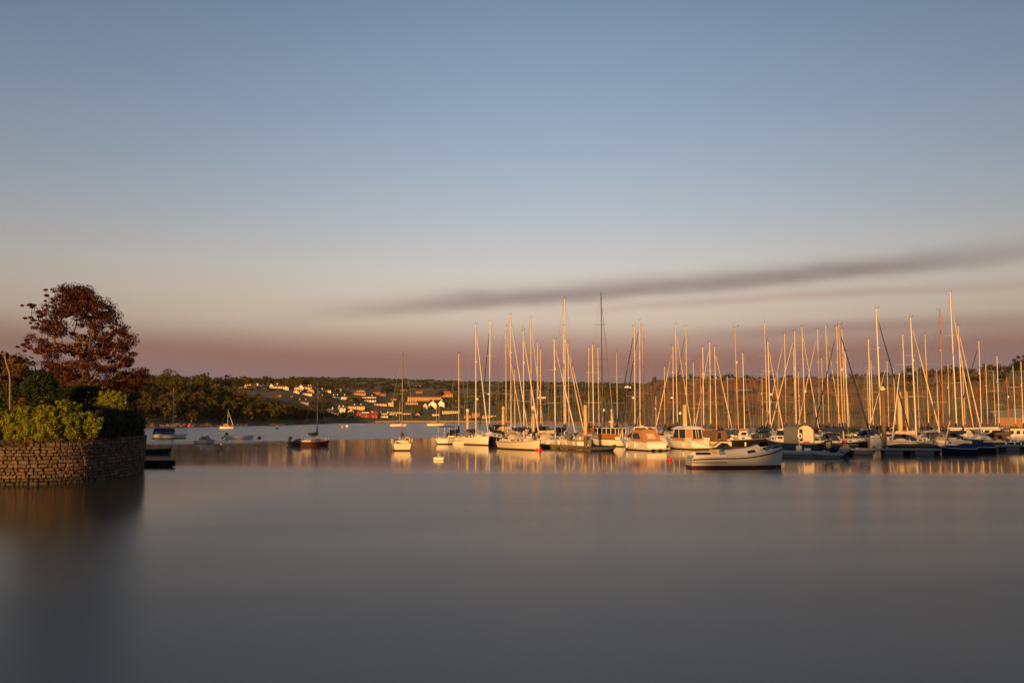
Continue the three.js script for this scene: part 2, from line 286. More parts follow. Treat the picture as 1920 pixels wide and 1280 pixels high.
const WALLTOP = 2.55;
const wallCurve = new THREE.CatmullRomCurve3([V(-95, 0, -50), V(-60, 0, -55), V(-42, 0, -56.6), V(-33.2, 0, -57.3), V(-30.2, 0, -58.0), V(-28.95, 0, -59.6), V(-28.75, 0, -62.4), V(-29.1, 0, -67), V(-30.1, 0, -72.2), V(-33, 0, -78.5), V(-38, 0, -86), V(-50, 0, -98), V(-75, 0, -118), V(-120, 0, -135)], false, 'centripetal');
const wallLen = wallCurve.getLength();
{
  const wall = thing('quay_wall', 'curved old stone quay wall holding up the hedged garden', 'wall', V(0, 0, 0));
  const N = 260, top = (u) => WALLTOP + 0.28 * sm(62, 76, u * wallLen);
  const off = (u, o) => { const p = wallCurve.getPointAt(u), t = wallCurve.getTangentAt(u); return [p.x - t.z * -o, p.z + t.x * -o]; };
  // core behind the stones, mortar coloured, and its top
  const core = grid(N, 1, (u, v) => { const [x, z] = off(u, 0.05 + v * 0.18); return [x, lerp(-1.2, top(u) - 0.05, v), z]; }, true);
  mesh('wall_core', core, M.mortar, wall);
  // stones laid in courses
  const stoneMat = [[0.135, 0.082, 0.055], [0.11, 0.07, 0.05], [0.16, 0.1, 0.065], [0.085, 0.062, 0.05], [0.13, 0.105, 0.09]].map((c, i) => Object.assign(M.stone_face.clone(), { name: 'stone_' + i, color: C(...c) }));
  const wetMat = Object.assign(M.stone_face.clone(), { name: 'stone_wet', color: C(0.035, 0.026, 0.016), roughness: 0.6, vertexColors: false });   // weed below the tide mark
  for (const m of stoneMat) m.vertexColors = false;
  const R = rng(77), variants = [];
  for (let k = 0; k < 7; k++) {
    const g = new RoundedBoxGeometry(1, 1, 1, 1, 0.12), p = g.attributes.position, r2 = rng(k + 3);
    const j = new Map();
    for (let i = 0; i < p.count; i++) { const key = [p.getX(i) > 0, p.getY(i) > 0, p.getZ(i) > 0].join(); if (!j.has(key)) j.set(key, [(r2() - 0.5) * 0.2, (r2() - 0.5) * 0.26, (r2() - 0.5) * 0.24]); const d = j.get(key); p.setXYZ(i, p.getX(i) + d[0], p.getY(i) + d[1], p.getZ(i) + d[2]); }
    g.computeVertexNormals(); variants.push(g);
  }
  const stones = [];
  let y = -0.35, c = 0;
  while (y < WALLTOP + 0.2) {
    const h = 0.18 + 0.11 * R();
    let s = 57 - R() * 0.5;
    while (s < 88) {
      const rub = y > 0.2 && y < 1.0 && R() < 0.4, w = (rub ? 0.14 + 0.2 * R() : 0.22 + 0.5 * R() * R() + (R() < 0.15 ? 0.25 : 0)), u = (s + w / 2) / wallLen;
      const p = wallCurve.getPointAt(u), t = wallCurve.getTangentAt(u), px = pxOf(p.x, -p.z);
      if (y + h < top(u) + 0.08 && px > -40) stones.push({ p, t, w: w - 0.018 - R() * 0.03, h: h * (0.82 + 0.12 * R()), y: y + h / 2, lean: 0.05 + 0.18 * clamp((y + 1.2) / 3.7), r: R(), r2: R(), out: (R() - 0.5) * 0.06 + (rub ? (R() - 0.5) * 0.08 : 0), big: w * h * Math.abs(t.x * p.z - t.z * p.x) / p.length() ** 3, px, s, course: c });
      s += w;
    }
    y += h; c++;
  }
  for (const q of stones) q.skip = (q.course === 7 || q.course === 8) && q.r2 < 0.012;
  stones.sort((a, b) => b.big - a.big);
  const rest = [];
  stones.forEach((q, i) => {
    if (q.skip) return;
    const m = new THREE.Mesh(variants[Math.floor(q.r * 7)], q.y < 0.28 + 0.12 * q.r ? wetMat : stoneMat[Math.floor(q.r2 * 5)]);
    m.position.set(q.p.x + q.t.z * -(-q.lean) * -1 + q.t.z * -q.out, q.y, q.p.z - q.t.x * -(-q.lean) * -1 - q.t.x * -q.out);
    m.rotation.y = Math.atan2(-q.t.z, q.t.x); m.rotation.z = (q.r - 0.5) * 0.05; m.scale.set(q.w, q.h, 0.3);
    m.castShadow = m.receiveShadow = true;
    if (i < 300) { m.name = 'stone'; wall.add(m); } else { m.updateMatrix(); rest.push(m.geometry.clone().applyMatrix4(m.matrix)); }
  });
  if (rest.length) tag(mesh('stones', rest, stoneMat[1], wall), null, null, null, 'stuff');
}
{
  // lawn behind the wall
  const pts = []; for (let i = 0; i <= 120; i++) { const p = wallCurve.getPointAt(i / 120), t = wallCurve.getTangentAt(i / 120); pts.push(new THREE.Vector2(p.x + t.z * 0.3, p.z - t.x * 0.3)); }
  pts.push(new THREE.Vector2(-190, -150), new THREE.Vector2(-190, -40));
  const g = new THREE.ShapeGeometry(new THREE.Shape(pts)); const p = g.attributes.position, uv = g.attributes.uv;
  for (let i = 0; i < p.count; i++) { const x = p.getX(i), z = p.getY(i); p.setXYZ(i, x, WALLTOP - 0.06, z); uv.setXY(i, x / 3, z / 3); }
  g.computeVertexNormals(); const ix = g.index.array; for (let i = 0; i < ix.length; i += 3) { const t = ix[i]; ix[i] = ix[i + 1]; ix[i + 1] = t; } g.computeVertexNormals();
  tag(mesh('garden_ground', g, M.lawn), 'shaded garden lawn behind the quay wall', null, null, 'structure');
}
// a shrub: rounded mass of leaves on a few stems, standing at a point, bulging w x h x d metres
function shrub(name, label, cat, pos, w, h, d, mat, o = {}) {
  const R = rng(o.seed || 1), t = thing(name, label, cat, pos, o.turn || 0, o.group), cl = [];
  const n = o.n || 60;
  for (let i = 0; i < n; i++) {
    const th = R() * 6.283, ph = Math.acos(1 - 1.75 * R()), k = 0.78 + 0.22 * R();
    const lump = 1 + 0.16 * Math.sin(th * 3 + (o.seed || 0)) * Math.sin(ph * 4 + 1) + 0.1 * (R() - 0.5);
    cl.push([Math.cos(th) * Math.sin(ph) * w / 2 * k * lump, h * 0.5 + Math.cos(ph) * h * 0.5 * k * lump, Math.sin(th) * Math.sin(ph) * d / 2 * k * lump, 0.7 + 0.6 * R()]);
  }
  for (let i = 0; i < n * 0.16; i++) { const a = R() * 6.283, r = Math.sqrt(R()) * 0.42, k = 0.86 + 0.2 * R(); cl.push([Math.cos(a) * r * w, h * (0.5 + 0.5 * Math.sqrt(Math.max(0, 1 - 2.6 * r * r * r))) * k + 0.1, Math.sin(a) * r * d, 0.25 + 0.3 * R()]); }
  for (let i = 0; i < n * 0.3; i++) cl.push([(R() - 0.5) * w * 0.6, h * (0.25 + 0.5 * R()), (R() - 0.5) * d * 0.6, 1.2]);
  mesh('foliage', leafCloud(R, cl, { per: o.per || 60, size: o.leaf || 0.1, spread: o.spread || 0.34, tint: o.tint || 0.4, up: 0.1 }), mat, t);
  const st = []; for (let i = 0; i < 7; i++) { const a = R() * 6.283, r = R() * 0.25; st.push(rod(V(Math.cos(a) * r * w * 0.4, 0, Math.sin(a) * r * d * 0.4), V(Math.cos(a) * w * 0.3, h * (0.55 + 0.2 * R()), Math.sin(a) * d * 0.3), 0.03, 0.012, 5)); }
  mesh('stem', st, M.bark_dark, t); return t;
}
{
  const on = (s, back) => { const u = s / wallLen, p = wallCurve.getPointAt(u), t = wallCurve.getTangentAt(u); return V(p.x + t.z * back, WALLTOP - 0.05, p.z - t.x * back); };
  const sOf = (px) => { let best = 0, bd = 1e9; for (let s = 55; s < 84; s += 0.1) { const p = wallCurve.getPointAt(s / wallLen), q = Math.abs(pxOf(p.x, -p.z) - px); if (q < bd) { bd = q; best = s; } } return best; };
  const names = [
    [-34, 2.3, 2.25, 'leftmost bushy hedge shrub cut off by the picture edge'], [36, 2.6, 2.3, 'broad yellow-green hedge shrub nearest the picture edge, dark gap beside it'],
    [93, 2.15, 2.35, 'yellow-green hedge shrub between two dark gaps above the drain holes'], [146, 2.1, 2.75, 'tallest and brightest yellow hedge shrub at the turn of the wall'],
  ];
  names.forEach(([px, w, h, label], i) => shrub('hedge_shrub', label, 'shrub', on(sOf(px), 0.95), w * 0.9, h * 0.97, 2.2, M.leaf_hedge, { seed: 10 + i, n: 150, per: 90, leaf: 0.075, spread: 0.26, group: 'hedge shrubs on the quay wall', tint: 0.5 }));
  // low growth joining the tops at the back, and the turned-away side, its shade painted as darker leaves
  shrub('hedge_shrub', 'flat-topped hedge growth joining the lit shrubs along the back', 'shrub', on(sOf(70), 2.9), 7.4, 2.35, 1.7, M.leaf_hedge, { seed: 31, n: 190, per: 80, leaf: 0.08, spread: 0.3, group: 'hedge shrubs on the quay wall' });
  const dark = [[44.4, 2.5, 'dark green hedge shrub just past the turn of the wall, shade painted into leaves'], [47.4, 2.45, 'second dark shrub round the turn of the hedge, shade painted into leaves'], [50.6, 2.35, 'dark hedge shrub at the right end overhanging the wall edge, shade painted in'], [54.2, 2.2, 'last dark hedge shrub, mostly behind the wall edge, shade painted in']];
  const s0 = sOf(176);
  dark.forEach(([s, h, label], i) => shrub('hedge_shrub', label, 'shrub', on(s0 + 1.2 + i * 3.1, 1.05), 3.3, h, 2.5, M.leaf_deep_and_shade, { seed: 50 + i, n: 130, per: 80, leaf: 0.08, spread: 0.3, turn: 1.3, group: 'hedge shrubs on the quay wall' }));
  // brown dead growth hanging under the hedge along the wall head
  const R = rng(8), cl = []; for (let s = sOf(-30); s < s0 + 9; s += 0.28) { const p = on(s, -0.05 - 0.12 * R()); cl.push([p.x, WALLTOP + 0.05 + (R() - 0.5) * 0.4, p.z, 0.6 + R()]); }
  tag(mesh('undergrowth', leafCloud(R, cl, { per: 40, size: 0.06, spread: 0.24, tint: 0.6 }), M.leaf_bronze), 'dry brown growth hanging along the head of the quay wall', 'undergrowth', null, 'stuff');
}
// a tree grown towards the clumps of its crown: the limbs join the clumps back to the trunk
function growTree(R, clumps, forks, r0, o = {}) {
  const nodes = forks.map((p, i) => ({ p, parent: i - 1, kids: 0 }));
  const order = clumps.map((c) => V(c[0], c[1], c[2])).sort((a, b) => a.distanceTo(forks[forks.length - 1]) - b.distanceTo(forks[forks.length - 1]));
  for (const c of order) {
    let best = 0, bd = 1e9;
    nodes.forEach((n, i) => { if (i < 1) return; const v = c.clone().sub(n.p), d = v.length(), rise = v.y / (d + 1e-6); const s = d * (1.35 - 0.5 * rise) + (rise < -0.35 ? d * 0.8 : 0); if (s < bd) { bd = s; best = i; } });
    const a = nodes[best].p, L = a.distanceTo(c), steps = Math.max(1, Math.round(L / 0.9)); let prev = best;
    for (let k = 1; k <= steps; k++) { const t = k / steps, q = a.clone().lerp(c, t); q.y += Math.sin(t * Math.PI) * 0.07 * L; if (k < steps) q.add(V(R() - 0.5, R() - 0.5, R() - 0.5).multiplyScalar(0.16 * L / steps + 0.06)); nodes.push({ p: q, parent: prev, kids: 0 }); prev = nodes.length - 1; }
    for (let i = prev; i >= 0; i = nodes[i].parent) nodes[i].kids++;
  }
  const total = nodes[0].kids, rad = (n) => Math.max(o.min || 0.016, r0 * (n.kids / total) ** (o.pow || 0.44));
  const trunk = [], limbs = [];
  for (const n of nodes) if (n.parent >= 0) { const q = nodes[n.parent], ra = Math.min(rad(q), rad(n) * 1.7), g = rod(q.p, n.p, ra, rad(n), n.kids > 6 ? 8 : 4); (n.kids > total * 0.5 ? trunk : limbs).push(g); }
  return { trunk, limbs };
}
{
  // copper beech
  const d = 86, base = at(172, 752, d); base.y = WALLTOP - 0.1;
  const R = rng(2024), env = [[537, 112, 148], [548, 92, 172], [562, 86, 190], [580, 76, 208], [598, 70, 216], [613, 60, 238], [630, 52, 247], [645, 42, 253], [665, 56, 266], [690, 78, 275], [706, 104, 272], [730, 140, 262]];
  const mpp = d / F, cl = [];
  let tries = 0;
  while (cl.length < 440 && tries++ < 16000) {
    const py = lerp(537, 729, R() ** 0.92), i = Math.min(env.length - 2, Math.max(0, env.findIndex((e) => e[0] > py) - 1)), t = clamp((py - env[i][0]) / (env[i + 1][0] - env[i][0]));
    const l = lerp(env[i][1], env[i + 1][1], t), r = lerp(env[i][2], env[i + 1][2], t), c = (l + r) / 2, hw = (r - l) / 2, u = R() * 2 - 1, v = R() * 2 - 1;
    if (u * u + v * v > 1 || (u * u + v * v < 0.3 && R() < 0.6 && py > 580)) continue;
    if (py > 600 && py < 690 && Math.abs(u - 0.35) < 0.3 && v > 0.05 && R() < 0.75) continue;   // thin front centre: limbs show
    if (py > 705 && R() < 0.35) continue;
    if (py > 585 && u < -0.5 && R() < 0.3) continue;                                             // ragged, thinner left flank
    if (fbm(u * 3.2 + 7, py * 0.05, 2) > 0.72) continue;                                          // bays of sky in the crown
    const p = [(c + u * hw * 0.93 - 172) * mpp, hAt(py, d) - base.y, v * Math.min(hw * mpp * 0.95, 5.6)];
    if (cl.every((q) => (q[0] - p[0]) ** 2 + 2.2 * (q[1] - p[1]) ** 2 + (q[2] - p[2]) ** 2 > 0.2)) cl.push([...p, 0.45 + 0.8 * R()]);
  }
  for (const [px, py, s] of [[74, 588, 0.4], [70, 594, 0.36], [66, 588, 0.36], [62, 583, 0.34], [58, 577, 0.32], [53, 573, 0.3], [48, 570, 0.28], [43, 569, 0.24], [39, 574, 0.2], [60, 592, 0.32], [54, 596, 0.3], [48, 598, 0.26], [43, 604, 0.2], [69, 578, 0.28], [68, 570, 0.26], [69, 562, 0.2], [64, 602, 0.34], [58, 606, 0.28], [62, 636, 0.4], [54, 638, 0.36], [47, 642, 0.32], [41, 646, 0.28], [36, 651, 0.22], [50, 652, 0.34], [44, 658, 0.26], [58, 660, 0.36], [86, 556, 0.3], [82, 545, 0.26]]) cl.push([(px - 172) * mpp, hAt(py, d) - base.y, (R() - 0.5) * 2, s]);
  const t = thing('copper_beech', 'large spreading copper beech with dark red leaves above the hedge', 'tree', base);
  const forks = [V(0, -0.2, 0), V(0.05, 0.8, 0), V(-0.05, 1.7, 0.05), V(-0.25, 3.2, 0.1), V(-0.5, 5, 0), V(-1.0, 7.2, 0), V(-1.7, 9.4, 0.1)];
  const { trunk, limbs } = growTree(R, cl, forks, 0.36, { min: 0.026, pow: 0.46 });
  mesh('trunk', trunk, M.bark, t); mesh('limb', limbs, M.bark, t);
  mesh('crown', leafCloud(R, cl, { per: 100, size: 0.088, spread: 0.78, flat: 0.52, tint: 0.7, up: 0.2 }), M.leaf_copper, t);
}
// middling trees and shrubs of the garden
function tree(name, label, pos, h, w, mat, o = {}) {
  const R = rng(o.seed || 3), t = thing(name, label, o.cat || 'tree', pos, 0, o.group), cl = [], bare = o.bare ?? 0.3;
  for (let i = 0; i < (o.n || 46); i++) {
    const th = R() * 6.283, ph = Math.acos(1 - 2 * R()), k = 0.55 + 0.45 * R() ** 0.6, f = o.top ? 1 - o.top * Math.max(0, Math.cos(ph)) * 0.5 : 1;
    cl.push([Math.cos(th) * Math.sin(ph) * w / 2 * k * f, h * (bare + (1 - bare) * (0.5 + 0.48 * Math.cos(ph) * k)), Math.sin(th) * Math.sin(ph) * w / 2 * k * f, 0.7 + 0.6 * R()]);
  }
  const lean = o.lean || 0, forks = [V(0, -0.3, 0), V(lean * 0.3, h * bare * 0.5, 0), V(lean, h * bare, 0), V(lean * 0.8, h * (bare + (1 - bare) * 0.4), 0), V(lean * 0.6, h * (bare + (1 - bare) * 0.7), 0)];
  const { trunk, limbs } = growTree(R, cl, forks, o.r || h * 0.028);
  mesh('trunk', [...trunk, ...limbs], o.bark || M.bark_dark, t);
  mesh('crown', leafCloud(R, cl, { per: o.per || 60, size: o.leaf || 0.13, spread: o.spread || w * 0.13, flat: o.flat || 0.7, tint: 0.5, up: 0.2 }), mat, t); return t;
}
{
  const g = (px, d) => V(xAt(px, WALLTOP, d), WALLTOP - 0.08, -d), hh = (py, d) => hAt(py, d) - WALLTOP, m = (w, d) => w * d / F;
  tree('round_tree', 'small dark round-headed tree on a pale trunk before the beech', g(72, 73), hh(693, 73), m(52, 73), M.leaf_dark, { seed: 5, bare: 0.34, bark: M.bark_pale, n: 90, per: 90, leaf: 0.09, spread: 0.42, r: 0.13, flat: 0.9 });
  // clipped block of dark hedge
  { const R = rng(14), cl = [], w = m(72, 79), h = hh(727, 79); for (let x = -w / 2; x <= w / 2; x += 0.28) for (let y = 0.1; y <= h; y += 0.28) for (const z of [0.7, -0.7]) cl.push([x + (R() - 0.5) * 0.2, y + (R() - 0.5) * 0.15, z, 1]); for (let x = -w / 2; x <= w / 2; x += 0.28) for (let z = -0.7; z < 0.7; z += 0.28) cl.push([x, h, z, 1]);
    const t = thing('clipped_hedge', 'square clipped dark hedge under the copper beech', 'hedge', g(134, 79)); mesh('foliage', leafCloud(R, cl, { per: 26, size: 0.1, spread: 0.25 }), M.leaf_dark, t); mesh('stem', [-0.35, 0, 0.35].map((k) => rod(V(k * w, 0, 0), V(k * w, h * 0.8, 0), 0.05, 0.03)), M.bark_dark, t); }
  shrub('garden_shrub', 'loose yellow-green bush lit beside the beech trunk', 'shrub', g(206, 76), m(58, 76), hh(733, 76), 2.2, M.leaf_hedge, { seed: 71, n: 90, per: 60, leaf: 0.09, spread: 0.32, group: 'garden shrubs' });
  shrub('garden_shrub', 'bronze bush poking up behind the yellow hedge', 'shrub', g(126, 63.5), m(28, 63.5), hh(751, 63.5), 1.2, M.leaf_bronze, { seed: 72, n: 50, per: 50, leaf: 0.07, spread: 0.22, group: 'garden shrubs' });
  shrub('garden_shrub', 'small bronze shrub behind the hedge near the pale bare pole', 'shrub', g(36, 64), m(22, 64), hh(750, 64), 1, M.leaf_bronze, { seed: 73, n: 40, per: 50, leaf: 0.07, spread: 0.22, group: 'garden shrubs' });
  // bare pale birch stem at the picture edge
  { const t = thing('bare_tree', 'pale bare leaning trunk with a bent top at the garden edge', 'tree', g(18, 70)); const q = (px, py) => { const p = at(px, py, 70); return V(p.x - t.position.x, p.y - t.position.y, 0); };
    mesh('trunk', tube([V(0, -0.1, 0), q(17.5, 740), q(17, 702), q(11, 682), q(8, 667)], 0.06, 14, 7), M.bark_birch, t); mesh('branch', tube([q(8, 668), q(5, 664), q(0, 663), q(-10, 666)], 0.03, 8, 5), M.bark_birch, t); }
  const mid = [
    [-14, 112, 668, 64, M.leaf_brown, 'brown leafy tree at the picture edge behind the pale bare trunk', 'brown_tree'], [36, 118, 684, 50, M.leaf_brown, 'dull brown tree between the bare trunk and the round dark tree', 'brown_tree'], [22, 150, 667, 66, M.leaf_olive, 'olive tree on the skyline left of the beech', 'olive_tree'], [58, 152, 668, 56, M.leaf_olive, 'low olive tree on the skyline under the sparse beech branch', 'olive_tree'],
    [92, 140, 678, 62, M.leaf_olive, 'olive tree seen below the left beech boughs', 'olive_tree'], [120, 120, 690, 58, M.leaf_bronze, 'bronze tree under the left side of the beech crown', 'bronze_tree'], [52, 98, 712, 46, M.leaf_deep_and_shade, 'dark leafy tree behind the round-headed tree', 'dark_tree'], [12, 94, 716, 48, M.leaf_deep_and_shade, 'dark tree mass behind the pale pole foot', 'dark_tree'], [110, 100, 714, 54, M.leaf_brown, 'brown shrubby tree above the clipped hedge', 'brown_tree'],
    [158, 118, 706, 52, M.leaf_deep_and_shade, 'dark tree directly behind the beech trunk', 'dark_tree'], [204, 124, 706, 56, M.leaf_olive, 'olive tree behind the lowest right beech boughs', 'olive_tree'], [236, 128, 716, 40, M.leaf_olive, 'olive tree at the end of the garden above the wall end', 'olive_tree'], [212, 96, 742, 40, M.leaf_deep_and_shade, 'dark shrubby tree behind the yellow garden bush', 'dark_tree'], [240, 90, 762, 22, M.leaf_olive, 'low olive growth at the garden end above the dark hedge', 'olive_tree'],
  ];
  mid.forEach(([px, d, py, w, mat, label, name], i) => tree(name, label, g(px, d), hh(py, d), m(w, d), mat, { seed: 100 + i, bare: 0.12, n: 60, per: 54, leaf: 0.15, spread: 0.75, group: 'trees at the back of the quay garden' }));
  { const t = thing('dead_trunk', 'thin bare leaning pole lit orange right of the beech', 'tree', g(229, 82)); const q = (px, py) => { const p = at(px, py, 82); return V(p.x - t.position.x, p.y - t.position.y, 0); }; mesh('trunk', rod(V(0, 0, 0), q(236, 741), 0.08, 0.05), M.bark_pale, t); }
}
// ------------------------------------------------------------------ hulls and yachts: bow towards +x, waterline at y = 0
function hullShape(o) {
  const { L, B, fm, fs, fb, tr = 0.75, rake = 0.12 * L, counter = 0.03 * L, dr = 0.5, full = 2.2 } = o;
  const hb = (s) => B / 2 * (s < 0.45 ? lerp(tr, 1, sm(-0.1, 0.45, s)) : Math.pow(Math.max(0, 1 - ((s - 0.45) / 0.55) ** full), 0.82));
  const top = (s) => s > 0.4 ? fm + (fb - fm) * ((s - 0.4) / 0.6) ** 2 : fm + (fs - fm) * ((0.4 - s) / 0.4) ** 2;
  const half = (s, y) => hb(s) * Math.pow(clamp((y + dr) / (top(s) + dr)), 0.2 + 0.8 * s ** 3);
  const X = (s, y) => -L / 2 + s * L - rake * (1 - clamp((y + dr) / (top(s) + dr))) * s ** 4 + counter * (1 - clamp(y / top(0))) * (1 - s) ** 6;
  return { hb, top, half, X, L, B, ...o };
}
const NS = 16;
function hullBand(H, y0f, y1f, n) {                                   // strake of hull between two heights, both sides and the transom
  const out = [];
  for (const sd of [1, -1]) out.push(grid(NS, n, (u, v) => { const s = u, y = lerp(y0f(s), y1f(s), v); return [H.X(s, y), y, sd * H.half(s, y)]; }, sd < 0));
  out.push(grid(4, n, (u, v) => { const y = lerp(y0f(0), y1f(0), v); return [H.X(0, y), y, lerp(1, -1, u) * H.half(0, y)]; }, true)); return out;
}
const deckGeo = (H, drop = 0.02, camber = 0.05) => grid(NS, 6, (u, v) => { const t = v * 2 - 1, w = H.hb(u) * 0.985; return [H.X(u, H.top(u)), H.top(u) - drop + camber * (1 - t * t) * Math.min(1, w), t * w]; });
const sheerLine = (H, k = 1, dy = 0, s0 = 0, s1 = 1, n = 14) => [...Array(n + 1).keys()].map((i) => { const s = lerp(s0, s1, i / n); return V(H.X(s, H.top(s)), H.top(s) + dy, k * H.hb(s)); });
// a cabin lofted from a base outline to a smaller roof
function cabinGeo({ x0, x1, y0, h, w0, w1, slopeF = 0.3, slopeA = 0.05, tum = 0.12, crown = 0.06, base }) {
  const yb = (x) => base ? base(x) : y0;
  return grid(10, 12, (u, v) => {
    const e = v * 12;                                                  // round from port base over roof to starboard base
    const xa = lerp(x0, x1, u), w = lerp(w0, w1, u) / 2;
    let side, hh; if (e <= 3) { const t = e / 3; side = -(w - tum * t); hh = h * t; } else if (e >= 9) { const t = (12 - e) / 3; side = w - tum * t; hh = h * t; } else { const t = (e - 3) / 6 * 2 - 1; side = (w - tum) * t; hh = h + crown * (1 - t * t); }
    const k = hh / h, x = xa + (u < 0.5 ? slopeA * k * (1 - u * 2) : -slopeF * k * (u * 2 - 1));
    return [x, yb(xa) + hh * (u === 0 || u === 1 ? 1 : 1), side];
  });
}
function cabinEnds({ x0, x1, y0, h, w0, w1, slopeF = 0.3, slopeA = 0.05, tum = 0.12, crown = 0.06, base }) {
  const yb = (x) => base ? base(x) : y0, f = (x, w, sl) => { const a = w / 2, b = a - tum, y = yb(x); return [[x, y, -a], [x + sl, y + h, -b], [x + sl, y + h + crown, 0], [x + sl, y + h, b], [x, y, a]]; };
  return [poly(f(x0, w0, slopeA), [[0, 1, 2, 3, 4]]), poly(f(x1, w1, -slopeF), [[4, 3, 2, 1, 0]])];
}
// dark panes set a little proud on both flanks of such a cabin
function sideWindows(c, list, y0, y1, out = 0.012) {
  const yb = (x) => c.base ? c.base(x) : c.y0, res = [];
  for (const sd of [1, -1]) for (const [a, b] of list) {
    const q = (x, y) => { const u = clamp((x - c.x0) / (c.x1 - c.x0)), w = lerp(c.w0, c.w1, u) / 2 - (c.tum ?? 0.12) * (y / c.h); return [x, yb(x) + y, sd * (w + out)]; };
    const k = (b - a) * 0.12, P = [q(a + k, y0), q(b - k * 0.4, y0), q(b - k * 1.6, y1), q(a, y1)], I = P.map(([x, y, z]) => [x, y, z - sd * 0.03]);
    res.push(poly([...P, ...I], sd > 0 ? [[0, 1, 2, 3], [4, 0, 3, 7], [1, 5, 6, 2], [3, 2, 6, 7], [4, 5, 1, 0]] : [[3, 2, 1, 0], [7, 3, 0, 4], [2, 6, 5, 1], [7, 6, 2, 3], [0, 1, 5, 4]]));
  }
  return res;
}
const sausage = (a, b, r0, r1, sag, n = 12) => grid(n, 8, (u, v) => { const p = a.clone().lerp(b, u), r = lerp(r0, r1, u) * (u < 0.04 || u > 0.97 ? 0.55 : 1) * (1 + 0.12 * Math.sin(u * 21)), t = v * Math.PI * 2; return [p.x, p.y + Math.cos(t) * r * 1.5 - sag * Math.sin(u * Math.PI), p.z + Math.sin(t) * r]; }, true);
const fenderGeo = (x, y, z) => [new THREE.CapsuleGeometry(0.13, 0.42, 3, 8).translate(x, y, z)];
function hoodGeo(x0, x1, w, y, h) {                                    // folding canvas hood: an arch that slopes down forward
  return grid(8, 10, (u, v) => { const t = (v * 2 - 1), k = Math.sqrt(Math.max(0, 1 - t ** 4)), hh = h * (1 - 0.75 * u ** 2.2); return [lerp(x0, x1, u) + 0.1 * u * k, y + hh * k, t * w / 2 * (1 - 0.12 * u)]; });
}
function orient(t, psi) { t.rotation.y = psi * Math.PI / 180; }

